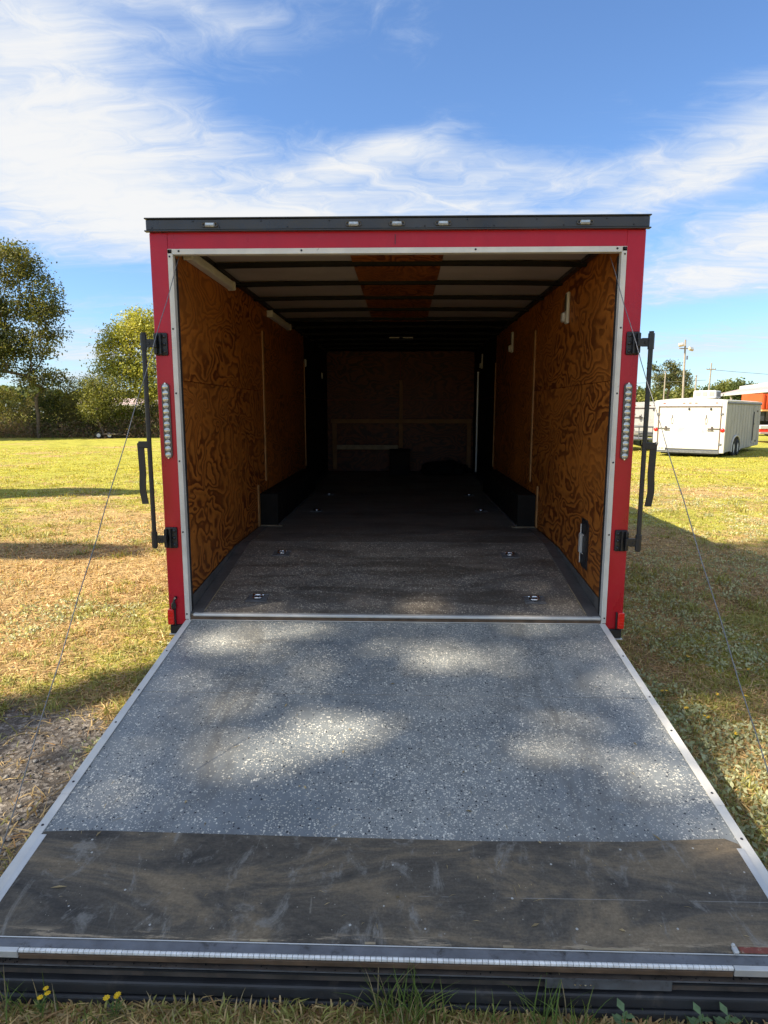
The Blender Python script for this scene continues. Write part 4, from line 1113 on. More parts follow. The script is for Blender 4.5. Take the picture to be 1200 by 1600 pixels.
def blades(name, label, n, rmin, rmax, seed, hmul=1.0, per=7, greenonly=False, mask=None, hfix=None, spread=0.03, amin=-44, amax=44, wmul=1.0):
    rng, x, y, r = scatter(n, rmin, rmax, seed, amin, amax)
    ok = outside_trailer(x, y)
    gw = gravel_w(x, y); ok &= rng.uniform(size=n) > np.minimum(gw * 1.15, 0.96)
    if mask is not None: ok &= mask(x, y, rng)
    x, y, r = x[ok], y[ok], r[ok]; m = len(x)
    g_ = green_w(x, y); green = (rng.uniform(size=m) < g_) | greenonly
    X = np.repeat(x, per); Y = np.repeat(y, per); Rr = np.repeat(r, per); G = np.repeat(green, per); N = m * per
    sc_ = np.maximum(1.0, Rr / 5.0) ** 0.75
    X = X + rng.normal(size=N) * spread * sc_; Y = Y + rng.normal(size=N) * spread * sc_
    k = outside_trailer(X, Y); X, Y, Rr, G, sc_ = X[k], Y[k], Rr[k], G[k], sc_[k]; N = len(X)
    Zb = gz(X, Y) - 0.004
    lying = np.where(G, rng.uniform(size=N) < 0.25, rng.uniform(size=N) < 0.72)
    tuft = 0.6 + 0.8 * vnoise(X, Y, 2.2, 14)
    h = (hfix if hfix else 0.046) * hmul * rng.uniform(0.5, 1.4, N) * tuft * np.where(Rr > 6, 1.1, 1.0)
    az = rng.uniform(0, 2 * np.pi, N)
    el = np.where(lying, rng.uniform(0.03, 0.35, N), rng.uniform(0.6, 1.45, N))
    L = h * np.where(lying, 1.5, 1.0)
    d = np.stack([np.cos(az) * np.cos(el), np.sin(az) * np.cos(el), np.sin(el)], 1)
    side = np.stack([-np.sin(az), np.cos(az), rng.normal(size=N) * 0.3], 1)
    w = (0.0029 * rng.uniform(0.6, 1.3, N) * sc_ * wmul)[:, None]
    B = np.stack([X, Y, Zb + np.where(lying, rng.uniform(0, 0.012, N), 0)], 1)
    mid = B + d * (L * 0.55)[:, None]
    tip = B + d * L[:, None]; tip[:, 2] -= L * np.where(lying, 0.1, 0.28)
    tip[:, :2] += d[:, :2] * (L * 0.25)[:, None]
    V = np.stack([B - side * w, B + side * w, mid + side * w * 0.8, tip, mid - side * w * 0.8], 1).reshape(-1, 3)
    i = np.arange(N) * 5
    F = np.concatenate([np.stack([i, i + 1, i + 2], 1), np.stack([i, i + 2, i + 4], 1), np.stack([i + 4, i + 2, i + 3], 1)])
    far_ = np.clip((Y - 5) / 8, 0, 1)[:, None]
    gc = np.array((0.30, 0.31, 0.095)) * (1 - far_) + np.array((0.42, 0.39, 0.06)) * far_
    gcol = gc * rng.uniform(0.6, 1.35, (N, 1)) + np.array((0.07, 0.03, 0)) * rng.uniform(0, 1, (N, 1))
    scol = np.array((0.66, 0.48, 0.23)) * rng.uniform(0.4, 1.25, (N, 1)); red = rng.uniform(size=N) < 0.2; scol[red] *= np.array((0.75, 0.62, 0.6))
    c = np.where(G[:, None], gcol, scol)
    o = raw_mesh(name, V, F, M_grass, None, np.repeat(c, 5, 0))
    tag(o, label, 'grass', kind='stuff')
    return o
blades('grass', 'short dry and green grass covering the field', 78000, 1.28, 36, 101, 1.0, 6)
blades('grass', 'dead straw lying on the ground close to the ramp', 15000, 1.28, 6.5, 102, 0.9, 5)
blades('grass', 'taller green tufts dotted over the field', 3000, 2.0, 22, 103, 1.75, 26, True, mask=lambda x, y, r: vnoise(x, y, 1.1, 21) > 0.56, spread=0.034, wmul=1.2)
# low broad-leaved weeds, thick on the right-hand side
def weeds():
    rng, x, y, r = scatter(15000, 2.4, 16, 105)
    ok = outside_trailer(x, y) & (rng.uniform(size=len(x)) > gravel_w(x, y)) & (vnoise(x, y, 1.4, 31) > np.where(x > 0, 0.47, 0.74))
    x, y, r = x[ok], y[ok], r[ok]; per = 11
    X = np.repeat(x, per) + rng.normal(size=len(x) * per) * 0.035; Y = np.repeat(y, per) + rng.normal(size=len(x) * per) * 0.035
    k = outside_trailer(X, Y); X, Y = X[k], Y[k]; N = len(X)
    Zb = gz(X, Y) + rng.uniform(0.004, 0.040, N)
    c = np.array((0.50, 0.52, 0.32)) * rng.uniform(0.45, 1.3, (N, 1))
    v, f, cc = leaf_quads(rng, np.c_[X, Y, Zb], 0.028, c, aspect=0.5)
    tag(raw_mesh('low_weeds', v, f, M_leaf, None, cc), 'grey-green low weeds growing among the grass', 'weeds', kind='stuff')
weeds()
def pebbles():
    rng, x, y, r = scatter(30000, 1.28, 5.2, 106)
    ok = outside_trailer(x, y) & (rng.uniform(size=len(x)) < gravel_w(x, y) ** 1.5 + 0.02)
    x, y = x[ok], y[ok]; n = len(x)
    s_ = 0.0045 * np.exp(rng.normal(size=n) * 0.42); big = rng.uniform(size=n) < 0.012; s_[big] *= 2.6
    O = np.array([(1, 0, 0), (0, 1, 0), (-1, 0, 0), (0, -1, 0), (0.1, 0.1, 0.7), (0, 0, -0.6)])
    V = O[None] * s_[:, None, None] * rng.uniform(0.65, 1.35, (n, 6, 1)); a = rng.uniform(0, 6.28, n)
    Vx = V[:, :, 0] * np.cos(a)[:, None] - V[:, :, 1] * np.sin(a)[:, None]; Vy = V[:, :, 0] * np.sin(a)[:, None] + V[:, :, 1] * np.cos(a)[:, None]
    P = np.stack([Vx + x[:, None], Vy + y[:, None], V[:, :, 2] + (gz(x, y) + s_ * 0.3)[:, None]], 2).reshape(-1, 3)
    T = np.array([(0, 1, 4), (1, 2, 4), (2, 3, 4), (3, 0, 4), (1, 0, 5), (2, 1, 5), (3, 2, 5), (0, 3, 5)])
    F = (T[None] + (np.arange(n) * 6)[:, None, None]).reshape(-1, 3)
    c = np.array((0.21, 0.19, 0.165)) * rng.uniform(0.4, 1.7, (n, 1)); c[big] = np.array((0.38, 0.35, 0.30))
    tag(raw_mesh('gravel', P, F, M_stone, None, np.repeat(c, 6, 0)), 'grey gravel and pebbles beside and in front of the ramp', 'gravel', kind='stuff')
pebbles()
# long green tufts in front of the ramp's free edge
def tuft(x, y, n, h, seed, lab, wid=0.05, straw=False):
    rng = np.random.default_rng(seed); V = []; F = []; cols = []
    for i in range(n):
        a = rng.uniform(0, 6.283); le = h * rng.uniform(0.45, 1.0); bend = rng.uniform(0.15, 0.75)
        p = np.array([x + rng.normal() * wid, y + rng.normal() * wid * 0.35, 0.0]); p[2] = float(gz(p[0], p[1])) - 0.005
        d = np.array([math.cos(a), math.sin(a) * 0.6 - 0.1, 0]); s_ = np.array([-math.sin(a), math.cos(a), 0]); w = 0.0019 * rng.uniform(0.7, 1.4)
        b0 = len(V); K = 5
        for k in range(K + 1):
            u = k / K; q = p + d * le * bend * u ** 1.8 + np.array([0, 0, le * (u - 0.32 * bend * u ** 2.5)]); ww = w * (1 - u ** 2 * 0.92)
            V.append(q - s_ * ww); V.append(q + s_ * ww)
        for k in range(K): F.append((b0 + 2 * k, b0 + 2 * k + 1, b0 + 2 * k + 3, b0 + 2 * k + 2))
        c = np.array((0.40, 0.32, 0.18)) * rng.uniform(0.6, 1.2) if (straw or rng.uniform() < 0.22) else np.array((0.12, 0.19, 0.045)) * rng.uniform(0.6, 1.4) + np.array((0.07, 0.05, 0.01)) * rng.uniform(0, 1)
        cols += [c] * (2 * (K + 1))
    o = raw_mesh('grass_tuft', np.array(V), np.array(F), M_grass, None, np.array(cols))
    tag(o, lab, 'grass', 'grass tufts in front of the ramp edge')
for a in ((0.06, -2.045, 85, 0.20, 1, 'largest green grass tuft in front of the middle of the ramp edge', 0.06), (0.47, -2.05, 50, 0.165, 2, 'green grass tuft in front of the grey patch plate', 0.05),
          (-0.98, -2.045, 24, 0.16, 3, 'green grass tuft beside the yellow flowers at the left corner', 0.06), (-0.40, -2.045, 22, 0.085, 4, 'straw-coloured tuft between the small flower and the middle tuft', 0.035, True),
          (-0.56, -2.06, 22, 0.08, 5, 'straw-coloured tuft just right of the small yellow flower', 0.07, True), (0.27, -2.05, 16, 0.13, 6, 'sparse tuft right of the middle grass tuft', 0.05),
          (0.95, -2.05, 22, 0.10, 7, 'short tuft at the right corner of the ramp edge', 0.05), (-0.76, -2.05, 14, 0.08, 8, 'short tuft between the two yellow flower plants', 0.05), (-0.15, -2.06, 14, 0.06, 9, 'short dry tuft left of the middle grass tuft', 0.07, True),
          (0.75, -2.05, 22, 0.09, 10, 'short mixed tuft right of the grey patch plate', 0.06)): tuft(*a)

def leafy_weed(x, y, seed, lab):
    rng = random.Random(seed); root = empty('leafy_weed', (x, y, float(gz(x, y))))
    root.scale = (1.3, 1.3, 1.3); tag(root, lab, 'weed', 'leafy weeds along the ramp edge')
    b = MB(); b.cyl((0, 0, 0), (0.004, 0, 0.05), 0.0016, 0.001, 5); b.build('stem', M_stem, root)
    for i in range(7):
        a = i * 2.4; z = 0.012 + i * 0.006; l = rng.uniform(0.018, 0.03)
        d = Vector((math.cos(a), math.sin(a), 0.35)).normalized(); s_ = Vector((-math.sin(a), math.cos(a), 0)) * l * 0.33
        p = Vector((0, 0, z)); k = MB(); k.quad(p, p + d * l * 0.5 + s_, p + d * l, p + d * l * 0.5 - s_); k.build('leaf', M_weedleaf, root)
M_weedleaf = pmat('weed_leaf', (0.13, 0.20, 0.09), 0.55, 0, 0.25, 60)
for i, (x, lab) in enumerate(((0.64, 'leafy weed right of the tuft before the patch plate'), (0.84, 'leafy weed second from the right corner'), (0.91, 'leafy weed nearest the right corner of the ramp edge'))): leafy_weed(x, -2.045, i, lab)

def wildflower(x, y, h, heads, seed, lab):
    rng = random.Random(seed); root = empty('yellow_wildflower', (x, y, float(gz(x, y)))); tag(root, lab, 'wildflower', 'yellow wildflowers in the grass')
    b = MB(); hp = []
    for i in range(heads):
        a = rng.uniform(0, 6.28); rr = rng.uniform(0.1, 0.35) * h; t_ = Vector((math.cos(a) * rr, math.sin(a) * rr * 0.5, h * rng.uniform(0.75, 1.0)))
        b.cyl((0, 0, 0), (t_.x * 0.4, t_.y * 0.4, t_.z * 0.55), 0.0012, 0.001, 5, False); b.cyl((t_.x * 0.4, t_.y * 0.4, t_.z * 0.55), t_, 0.001, 0.0008, 5, False); hp.append(t_)
        for j in range(6):
            q = Vector((t_.x * 0.35, t_.y * 0.35, t_.z * (0.15 + 0.1 * j))); a2 = rng.uniform(0, 6.28); d = Vector((math.cos(a2), math.sin(a2), 0.6)) * 0.022; s_ = Vector((-math.sin(a2), math.cos(a2), 0)) * 0.0022
            b.quad(q, q + d * 0.5 + s_, q + d, q + d * 0.5 - s_)
    b.build('stem', M_stem, root)
    for t_ in hp:
        k = MB(); r = rng.uniform(0.0075, 0.0105)
        for j in range(8):
            a = 2 * math.pi * j / 8; d = Vector((math.cos(a), math.sin(a), 0.15)); s_ = Vector((-math.sin(a), math.cos(a), 0)) * r * 0.36
            k.quad(t_, t_ + d * r * 0.6 + s_, t_ + d * r, t_ + d * r * 0.6 - s_)
        k.sphere(t_, r * 0.38, 6); k.build('flower_head', M_petal, root)
wildflower(-0.93, -2.05, 0.085, 3, 1, 'yellow wildflower with three heads at the left corner before the ramp')
wildflower(-0.995, -2.13, 0.06, 2, 2, 'low yellow wildflower cut by the left edge of the picture')
wildflower(-0.715, -2.06, 0.075, 3, 3, 'yellow wildflower left of the middle in front of the ramp edge')
for i, (x, y, lab) in enumerate(((1.92, 0.55, 'yellow wildflower nearest the red trailer corner, beside the cable'), (2.22, 0.36, 'yellow wildflower right of the cable, in the upper patch'), (2.62, 0.60, 'yellow wildflower farthest right in the grass'),
        (1.56, 0.02, 'yellow wildflower close to the corner foot of the trailer'), (1.86, 0.0, 'left yellow wildflower of the middle patch by the cable'), (2.02, -0.02, 'right yellow wildflower of the middle patch by the cable'),
        (1.66, -0.30, 'lone yellow wildflower beside the ramp edge'), (1.98, -0.35, 'yellow wildflower below the middle patch'), (1.72, -0.47, 'lowest yellow wildflower right of the ramp'), (1.60, -0.20, 'small yellow wildflower left of the cable'))):
    wildflower(x, y, 0.05, 2 if i % 3 else 4, 20 + i, lab)

# ------------------------------------------------------------ white trailer on the right
def white_trailer(loc, ang, label, W=2.62, Lg=7.7, H0=0.20, H1=2.28, ac=True, name='enclosed_trailer'):
    """local: rear face at y=0 looking -y, right side at x=+W/2"""
    root = empty(name, loc, ang); tag(root, label, 'trailer')
    w = W / 2
    def part(n, mat, *a, bev=0.0, seg=1, par=None):
        b = MB(); b.box(*a, bev=bev, seg=seg); return b.build(n, mat, par or root)
    part('body', M_whitedull, -w + 0.02, w - 0.02, 0.05, Lg, H0 + 0.02, H1 - 0.10, bev=0.02)  # darker white than the rear: side shade put into the colour
    # roof slightly crowned
    b = MB(); pts = [(-w, H1 - 0.13)] + [(-w + W * i / 10, H1 - 0.06 + 0.09 * (1 - (2 * i / 10 - 1) ** 2)) for i in range(11)] + [(w, H1 - 0.13)]
    Mx = Matrix(((1, 0, 0, 0), (0, 0, 1, 0.0), (0, 1, 0, 0), (0, 0, 0, 1)))
    b.prism(pts, Mx, Lg + 0.05); b.build('roof', M_whitepaint, root)
    for s in (-1, 1):
        part('corner_post', M_whitepaint, s * (w - 0.16), s * w, -0.02, 0.10, H0, H1 - 0.132, bev=0.02, seg=2)
        part('roof_rail', M_greysteel if s > 0 else M_whitedull, s * (w - 0.015), s * (w + 0.02), 0.12, Lg, H1 - 0.20, H1 - 0.135, bev=0.01)
    part('rear_header', M_whitepaint, -w + 0.162, w - 0.162, -0.015, 0.10, H1 - 0.29, H1 - 0.132, bev=0.01)
    part('drip_rail', M_darkwood, -w + 0.162, w - 0.162, -0.030, 0.02, H1 - 0.315, H1 - 0.292)
    door = part('ramp_door', M_whitepaint, -w + 0.20, w - 0.20, -0.010, 0.045, H0 + 0.14, H1 - 0.33, bev=0.006)
    for s in (-1, 1):
        part('door_gap', M_darkwood, s * (w - 0.198), s * (w - 0.165), -0.012, 0.04, H0 + 0.14, H1 - 0.33)
    for sx in (-0.62, 0.62):
        k = MB(); k.torus((sx, -0.018, H1 - 0.85), 0.07, 0.008, 'Y', 14, 5, M=Matrix.Diagonal((0.55, 1, 1.8))); k.box(sx - 0.012, sx + 0.012, -0.022, -0.011, H1 - 0.72, H1 - 0.62)
        k.build('pull_handle', M_rusty, door)
    for s in (-1, 1):
        k = MB(); x0, x1 = s * (w - 0.10), s * (w - 0.62); zc = H0 + 0.92
        k.box(min(x0, x1), max(x0, x1), -0.04, -0.025, zc, zc + 0.03); k.box(s * (w - 0.50), s * (w - 0.44), -0.045, -0.025, zc - 0.05, zc + 0.10)
        k.box(min(s * (w - 0.62), s * (w - 0.40)), max(s * (w - 0.62), s * (w - 0.40)), -0.05, -0.041, zc - 0.06, zc - 0.035)
        k.build('lock_bar', M_rusty, root)
        k = MB(); k.sphere((s * (w - 0.09), -0.02, H0 + 0.88), 0.085, 10, (1, 0.45, 1)); k.build('tail_light', M_redlens, root, True)
        k = MB(); k.box(s * (w - 0.21), s * (w - 0.09), -0.035, -0.02, H1 - 0.62, H1 - 0.55); k.box(s * (w - 0.21), s * (w - 0.09), -0.035, -0.02, H0 + 0.30, H0 + 0.38); k.build('door_hinge', M_greysteel, root)
    for x in (-0.95, -0.22, 0.0, 0.22, 0.95):
        part('clearance_light', M_redlens if abs(x) > 0.5 else pmat('amber_lamp%d' % int(x * 100 + ang * 10), (0.25, 0.07, 0.03), 0.3), x - 0.045, x + 0.045, -0.028, -0.016, H1 - 0.175, H1 - 0.145)
    for x, z in ((-0.02, H1 - 0.40), (0.76, H1 - 0.40)):
        k = MB(); k.box(x - 0.03, x + 0.03, -0.04, -0.011, z - 0.03, z + 0.05); k.build('cable_bracket', M_screw, door)
    part('rear_bumper', M_greysteel, -w + 0.162, w - 0.162, -0.03, 0.06, H0 - 0.02, H0 + 0.085, bev=0.004)
    pl = part('licence_plate', M_whiteplastic, -w + 0.20, -w + 0.50, -0.055, -0.045, H0 + 0.06, H0 + 0.21, bev=0.004)
    k = MB()
    for i, x in enumerate((0.0, 0.035, 0.09, 0.125, 0.16)): k.box(-w + 0.255 + x, -w + 0.278 + x, -0.0575, -0.0555, H0 + 0.11, H0 + 0.16)
    k.build('plate_digits', M_blackpaint, pl)
    # long side: vertical panel joints, door with bar, fenders and wheels
    for i in range(12):
        y = 0.45 + i * 0.6
        part('side_joint', M_whitedull, w - 0.019, w - 0.012, y, y + 0.02, H0 + 0.06, H1 - 0.21)
    dr = part('side_door', M_whitedull, w - 0.02, w + 0.002, 5.75, 6.65, H0 + 0.18, H1 - 0.26, bev=0.004)
    k = MB(); k.box(w + 0.004, w + 0.03, 5.76, 5.81, H0 + 0.30, H1 - 0.50); k.box(w + 0.004, w + 0.03, 5.82, 6.06, H0 + 1.02, H0 + 1.05); k.build('door_bar', M_screw, dr)
    k = MB(); k.box(w + 0.003, w + 0.02, 6.55, 6.72, H1 - 0.52, H1 - 0.44); k.box(w + 0.003, w + 0.02, 6.55, 6.72, H0 + 0.22, H0 + 0.30); k.build('hinge', M_screw, dr)
    # fender: dark well with a pale arched trim
    k = MB(); pts = [(1.35, H0)] + [(2.22 + 0.87 * math.cos(a), H0 + 0.62 * math.sin(a) ** 0.7) for a in np.linspace(math.pi * 0.97, math.pi * 0.03, 14)] + [(3.09, H0)]
    My = Matrix(((0, 0, 1, w - 0.018), (1, 0, 0, 0), (0, 1, 0, 0), (0, 0, 0, 1)))
    k.prism(pts, My, 0.012); k.build('wheel_well', M_blackply, root)
    k = MB()
    for a, b_ in zip(pts[:-1], pts[1:]): k.cyl((w + 0.0, a[0], a[1]), (w + 0.0, b_[0], b_[1]), 0.035, None, 6)
    k.build('fender', M_whitepaint, root)
    for y in (1.83, 2.62): wheel('wheel', root, (w - 0.055, y, H0 + 0.13), 0.345, 0.20)
    for y in (1.83, 2.62): wheel('wheel', root, (-w + 0.12, y, H0 + 0.13), 0.345, 0.20)
    part('chassis', M_blackpaint, -w + 0.3, w - 0.3, 0.1, Lg, H0 - 0.08, H0 + 0.018)
    if ac:
        a = part('air_conditioner', M_whitepaint, -0.12, 0.72, 0.85, 1.75, H1 + 0.03, H1 + 0.335, bev=0.05, seg=2)
        for i in range(3):
            x = -0.02 + i * 0.245
            k = MB()
            k.box(x, x + 0.18, 0.842, 0.8495, H1 + 0.11, H1 + 0.28)
            k.build('vent_grille', M_pinkroof, a)
        k = MB(); k.box(0.7205, 0.732, 1.0, 1.6, H1 + 0.10, H1 + 0.28, 0.003); k.build('side_grille', M_greysteel, a)
        part('vent_base', M_whitepaint, -0.26, -0.122, 0.9, 1.5, H1 + 0.03, H1 + 0.06)
    return root
ca = math.atan2(-0.61, 0.79)
axis = Vector((0.60, 0.80)); lat = Vector((0.80, -0.60))
rc = Vector((12.30, 25.0 - 3.53)) - lat * 1.31
white_trailer((rc.x, rc.y, -0.20), -math.atan2(0.60, 0.80), 'white enclosed trailer with an air conditioner on its roof, parked on the grass')

# second white trailer and an open utility trailer showing behind it
t2 = white_trailer((12.9, 30.2, -0.20), R(-8), 'white box trailer partly hidden behind the white trailer with the air conditioner', W=2.3, Lg=7.0, H0=0.55, H1=2.25, ac=False)
def utility_trailer(loc, ang, label, mat):
    root = empty('utility_trailer', loc, ang); tag(root, label, 'trailer')
    b = MB(); b.box(-1.0, 1.0, 0, 3.4, 0.50, 0.56, 0.01); b.build('deck', mat, root)
    b = MB()
    for x in (-1.0, 1.0):
        for z in (0.82, 1.08): b.cyl((x, 0, z), (x, 3.4, z), 0.025, None, 6)
        for y in np.linspace(0, 3.4, 6): b.cyl((x, y, 0.56), (x, y, 1.08), 0.022, None, 6)
    for z in (0.82, 1.08): b.cyl((-1, 3.4, z), (1, 3.4, z), 0.025, None, 6); b.cyl((-1, 0, z), (1, 0, z), 0.025, None, 6)
    for x in np.linspace(-1, 1, 7): b.cyl((x, 0, 0.5), (x, 0, 1.08), 0.015, None, 6)
    b.build('rail', M_greysteel, root)
    for s in (-1, 1): wheel('wheel', root, (s * 1.08, 1.6, 0.33), 0.33, 0.19)
    return root
utility_trailer((10.75, 26.2, -0.20), R(6), 'open utility trailer with grey rails beside the white trailer', M_greysteel)

# floodlight pole
def flood():
    x, y = 0.048 + 0.4206 * 72, 68.5
    root = empty('floodlight_pole', (x, y, FZ)); tag(root, 'tall wooden pole carrying two floodlights behind the white trailer', 'light pole')
    H = 9.35
    b = MB(); b.cyl((0.25, 0, 0), (0, 0, H), 0.14, 0.085, 12); b.build('pole', M_pole, root)
    b = MB(); b.box(-0.62, 0.62, -0.05, 0.05, H - 0.98, H - 0.88); b.build('cross_arm', M_pole, root)
    for sx, z in ((-0.52, H - 0.55), (0.55, H - 1.0)):
        Mx = Matrix.Translation((sx, -0.25, z)) @ Matrix.Rotation(R(-35), 4, 'X') @ Matrix.Rotation(R(20 if sx > 0 else -20), 4, 'Z')
        k = MB(); k.box(-0.27, 0.27, -0.13, 0.13, -0.20, 0.20, 0.05, M=Mx); o = k.build('floodlight', pmat('lamp_beige' + ('R' if sx > 0 else 'L'), (0.50, 0.38, 0.26), 0.4), root)
        k = MB(); k.box(-0.22, 0.22, -0.15, -0.132, -0.15, 0.15, 0.005, M=Mx); k.build('lens', M_clearlens, o)
    b = MB(); b.box(0.20, 0.34, -0.14, -0.06, H - 2.1, H - 1.7); b.build('junction_box', M_greysteel, root)
flood()
def upole():
    d = 95; x, y = 0.048 + 0.4617 * d, d - 3.5
    root = empty('utility_pole', (x, y, FZ)); tag(root, 'wooden utility pole with one cross-arm above the trees', 'utility pole')
    H = 0.0706 * d + 1.83
    b = MB(); b.cyl((-0.2, 0, 0), (0, 0, H), 0.13, 0.09, 10); b.build('pole', M_pole, root)
    b = MB(); b.box(-0.66, 0.66, -0.06, 0.06, H - 1.0, H - 0.86); b.build('cross_arm', M_pole, root)
    b = MB()
    for q in (-0.6, -0.25, 0.25, 0.6): b.cyl((q, 0, H - 0.86), (q, 0, H - 0.7), 0.035, None, 6)
    b.build('insulators', M_greysteel, root)
    return x, y, H
ux, uy, uH = upole()
for i, (px, d, hh, lab) in enumerate(((0.3940, 88, 0.058, 'thin pale post in front of the tall pine'), (0.4402, 80, 0.052, 'thin bare post left of the roof air conditioner'))):
    x, y = 0.048 + px * d, d - 3.5; H = hh * d + 1.83
    b = MB(); b.cyl((0, 0, 0), (0.05, 0, H), 0.12, 0.08, 8); b.box(-0.10, 0.14, -0.1, 0.1, H - 0.06, H + 0.02)
    o = b.build('post', M_pole); o.location = (x, y, FZ); tag(o, lab, 'post')
# overhead wires between the poles
b = MB()
def wire(b, p, q, sag):
    p, q = Vector(p), Vector(q); pts = [p.lerp(q, i / 14) - Vector((0, 0, sag * 4 * (i / 14) * (1 - i / 14))) for i in range(15)]; b.tube(pts, 0.03, 4)
wire(b, (15, 96, 5.6), (ux - 0.6, uy, uH - 1.0 + FZ - 1.4), 0.3)
o = b.build('overhead_wire', M_cable); tag(o, 'overhead wire running left from the utility pole across the trees', 'wire')
b = MB(); wire(b, (ux + 0.6, uy, uH - 1.0 + FZ), (90, 90, 6.2), 0.8); o = b.build('overhead_wire', M_cable); tag(o, 'overhead wire running right from the utility pole', 'wire')

# open-sided shed with pale roof at the right edge
def shed():
    A, B = Vector((37.0, 76.0, 0)), Vector((27.0, 34.0, 0))
    dirv = (B - A).normalized(); nrm = Vector((-dirv.y, dirv.x, 0))            # pointing away to the right
    if nrm.x < 0: nrm = -nrm
    root = empty('shed', (A.x, A.y, FZ)); ang = math.atan2(dirv.y, dirv.x); root.rotation_euler.z = ang
    tag(root, 'long open shed with a pale sloping roof and white fascia at the right edge', 'shed')
    L = (B - A).length; sgn = 1 if (Matrix.Rotation(ang, 3, 'Z') @ Vector((0, 1, 0))).dot(nrm) > 0 else -1
    h1, h2 = 4.55, 3.55
    def bx(name, mat, x0, x1, y0, y1, z0, z1, bev=0.0):
        b = MB(); b.box(x0, x1, min(sgn * y0, sgn * y1), max(sgn * y0, sgn * y1), z0, z1, bev); return b.build(name, mat, root)
    bx('upper_fascia', M_whitepaint, 0, L, 3.0, 3.12, h1 - 0.22, h1 + 0.12)
    b = MB(); b.quad((0, sgn * 3.0, h1 - 0.22), (L, sgn * 3.0, h1 - 0.22), (L, sgn * 0.1, h2 + 0.10), (0, sgn * 0.1, h2 + 0.10)); b.build('canopy_roof', M_pinkroof, root)
    b = MB(); b.quad((0, sgn * 3.1, h1 + 0.1), (L, sgn * 3.1, h1 + 0.1), (L, sgn * 12, h1 + 1.6), (0, sgn * 12, h1 + 1.6)); b.build('roof', M_pinkroof, root)
    bx('lower_fascia', M_whitepaint, 3, L, 0.0, 0.09, h2 - 0.12, h2 + 0.12)
    bx('back_wall', M_brownwall, 0, L, 5.0, 5.2, 0, h1 - 0.2)
    for i in range(8): bx('post', M_pole, 3 + i * 5.5, 3.16 + i * 5.5, 0.15, 0.31, 0, h2 - 0.13)
shed()
def container():
    root = empty('orange_container', (25.6, 43.5, FZ), R(8)); tag(root, 'orange corrugated container raised on a trailer at the right edge', 'container')
    b = MB(); b.box(0, 6, 0.1, 2.4, 1.90, 3.02); b.build('body', M_orange, root)
    for i in range(22):
        k = MB(); k.box(i * 0.27 + 0.02, i * 0.27 + 0.15, 0.03, 0.098, 1.96, 2.98, 0.01); k.build('corrugation', M_orange, root)
    b = MB(); b.box(-0.05, 6.05, 0.0, 2.4, 1.78, 1.895, 0.01); b.build('sill_beam', pmat('pale_orange', (0.75, 0.38, 0.15), 0.5), root)
    b = MB(); b.box(0, 6, 0.8, 2.3, 0.75, 1.1); 
    for x in (0.3, 2.6, 5.4): b.box(x, x + 0.15, 0.2, 2.2, 1.1, 1.779)
    b.build('chassis', M_blackpaint, root)
    for x in (1.0, 2.0, 4.5): wheel('wheel', root, (x, 0.5, 0.45), 0.45, 0.26, axis=(0, 1, 0))
container()
def flatbed(loc, label):
    root = empty('flatbed_trailer', loc, R(4)); tag(root, label, 'trailer')
    b = MB(); b.box(0, 5, 0, 2, 0.80, 0.98, 0.01); b.build('deck', M_whitepaint, root)
    b = MB(); b.box(0, 5, -0.02, 0.1, 0.50, 0.62, 0.01); b.build('side_rail', M_pinkroof, root)
    b = MB(); b.box(0, 5, 0.02, 1.98, 0.62, 0.799); b.build('deck_gap_beam', M_redlens, root)  # red beam filling the space below the deck
    for x in (1.6, 2.5): wheel('wheel', root, (x, 0.2, 0.36), 0.36, 0.2, axis=(0, 1, 0))
flatbed((20.4, 34.0, FZ), 'low flatbed trailer with white deck edge in front of the orange container')

# small wheeled cart in the far grass on the left, and a pale building behind the hedgerow
def cart():
    root = empty('garden_cart', (-19.72, 39.5 - 1.6, FZ), 0.0); tag(root, 'small two-wheeled cart lying in the grass before the hedgerow', 'cart')
    for x in (0.0, 0.65): wheel('wheel', root, (x, 0.15 if x else 0.0, 0.20), 0.20, 0.10, axis=(0.25, -1, 0))
    b = MB(); b.cyl((0, 0.08, 0.20), (1.5, 0.35, 0.22), 0.03); b.box(0.25, 1.2, 0.0, 0.5, 0.24, 0.30, 0.01); b.build('drawbar', M_rusty, root)
cart()
def far_house():
    root = empty('house', (-49, 92, FZ), R(4)); tag(root, 'pale low building glimpsed behind the hedgerow on the left', 'house')
    b = MB(); b.box(0, 12, 0, 7, 0, 2.45); b.build('wall', M_palewall, root)
    b = MB(); Mx = Matrix(((0, 0, 1, -0.4), (1, 0, 0, 0), (0, 1, 0, 0), (0, 0, 0, 1)))
    b.prism([(-0.5, 2.46), (7.5, 2.46), (3.5, 3.6)], Mx, 12.8); b.build('roof', M_pinkroof, root)
    b = MB(); b.box(-0.4, 12.4, -0.56, -0.505, 2.40, 2.62); b.build('fascia', M_whitepaint, root)
    for x in (1.5, 4.5, 8.0):
        k = MB(); k.box(x, x + 1.2, -0.03, 0.02, 0.9, 1.9); o = k.build('window', M_whitepaint, root)
        k = MB(); k.box(x + 0.08, x + 1.12, -0.04, -0.031, 0.98, 1.82); k.build('pane', M_blackpaint, o)
far_house()

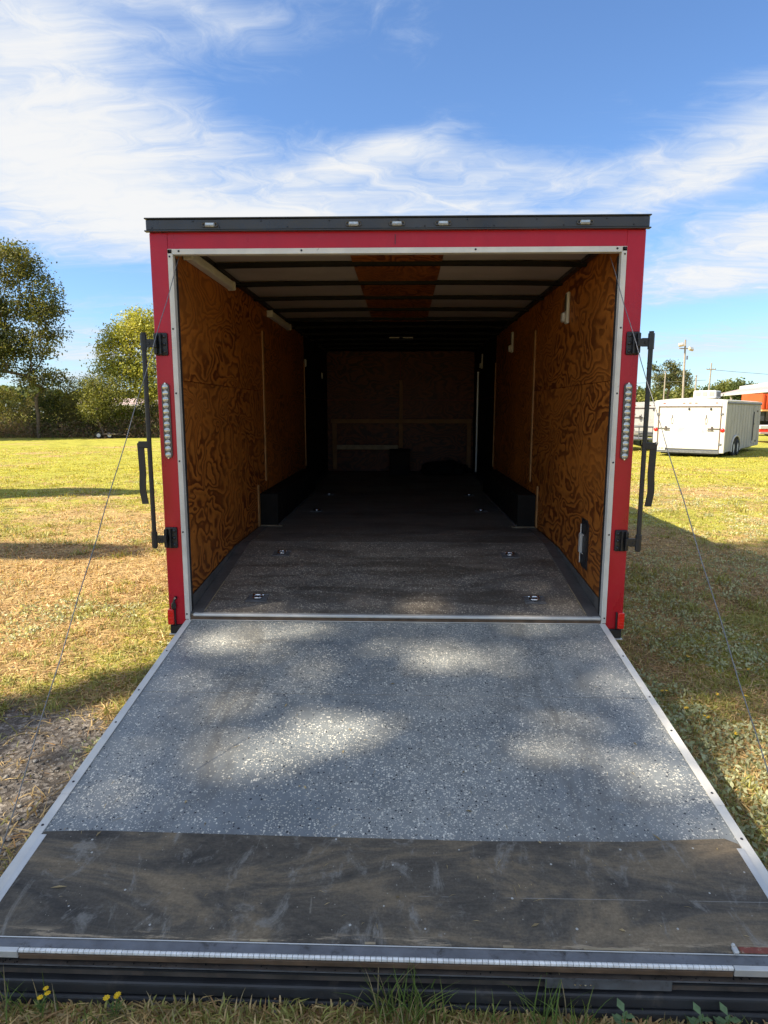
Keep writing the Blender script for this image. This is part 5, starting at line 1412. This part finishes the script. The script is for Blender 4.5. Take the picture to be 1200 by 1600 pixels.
def clippings():
    """dry grass bits and leaf scraps blown onto the ramp"""
    rng = np.random.default_rng(31); n = 120
    x = rng.uniform(-1.12, 1.12, n); y = -0.05 - 1.88 * rng.uniform(size=n) ** 0.6
    z = 0.435 + 0.137 * y + np.where(y < -1.58, 0.0095, 0.0025)
    V = []; F = []; cols = []
    for i in range(n):
        a = rng.uniform(0, 3.14); l = rng.uniform(0.006, 0.03) if i % 12 else 0.05; w = rng.uniform(0.0006, 0.0013) if i % 7 else 0.004
        d = np.array([math.cos(a), math.sin(a), 0.137 * math.sin(a)]); s_ = np.array([-math.sin(a), math.cos(a), 0.137 * math.cos(a)]) * w; p = np.array([x[i], y[i], z[i]])
        up = np.array([0, 0, rng.uniform(0.001, 0.004)]); b0 = len(V)
        V += [p - d * l * 0.5, p + s_ + up, p + d * l * 0.5, p - s_ + up]; F.append((b0, b0 + 1, b0 + 2, b0 + 3))
        cols += [np.array((0.50, 0.38, 0.20)) * rng.uniform(0.4, 1.2)] * 4
    tag(raw_mesh('grass_clippings', np.array(V), np.array(F), M_grass, None, np.array(cols)), 'dry grass bits and leaf scraps lying on the ramp', 'clippings', kind='stuff')
clippings()
blades('grass', 'sparse short grass round the photographer\'s feet', 16000, 0.8, 4.0, 107, 0.9, 5, amin=-110, amax=110)
# the field's edge carries on outside the view
for i, (x, y, h, pal) in enumerate(((-29.5, 40.6, 3.2, OLIVE), (-31.8, 40.0, 3.0, BRUSH), (-34.2, 40.8, 3.4, GREEN), (-37.0, 40.2, 3.2, OLIVE), (-40.0, 40.8, 3.4, BRUSH), (-14.2, 41.6, 2.8, OLIVE), (-11.4, 41.2, 3.0, BRUSH), (-8.6, 41.8, 2.8, GREEN))):
    plant_tree('shrub', (x, y, FZ), h, [(0, 0, h * 0.48, 1.4, 0.9, h * 0.42), (0.3, 0, h * 0.74, 0.8, 0.6, h * 0.26)], 60, 2600, 0.18, 0.3, pal, 0.035, 140 + i,
               ('first', 'second', 'third', 'fourth', 'fifth')[i] + ' hedgerow shrub left of the picture, counted from the dark tree' if i < 5 else ('first', 'second', 'third')[i - 5] + ' hedgerow shrub hidden by the red trailer, counted from the left', 'shrub', 'shrubs of the hedgerow', stems=3, minr=0.01)
def far_woods():
    rng = np.random.default_rng(55); n = 26000
    a = np.radians(rng.uniform(-95, 95, n)); r = 230 + rng.normal(size=n) * 6
    x = r * np.sin(a); y = r * np.cos(a); hh = 5.0 + 3.2 * vnoise(np.degrees(a), a * 0, 0.45, 3) + 1.6 * vnoise(np.degrees(a), a * 0, 1.7, 5)
    z = FZ + hh * np.sqrt(rng.uniform(size=n))
    c = np.array([(0.08, 0.10, 0.035)]) * rng.uniform(0.5, 1.6, (n, 1))
    v, f, cc = leaf_quads(rng, np.c_[x, y, z], 2.4, c, aspect=0.7)
    tag(raw_mesh('far_woods', v, f, M_leaf, None, cc), 'far line of woods round the field', 'woods', kind='stuff')
far_woods()
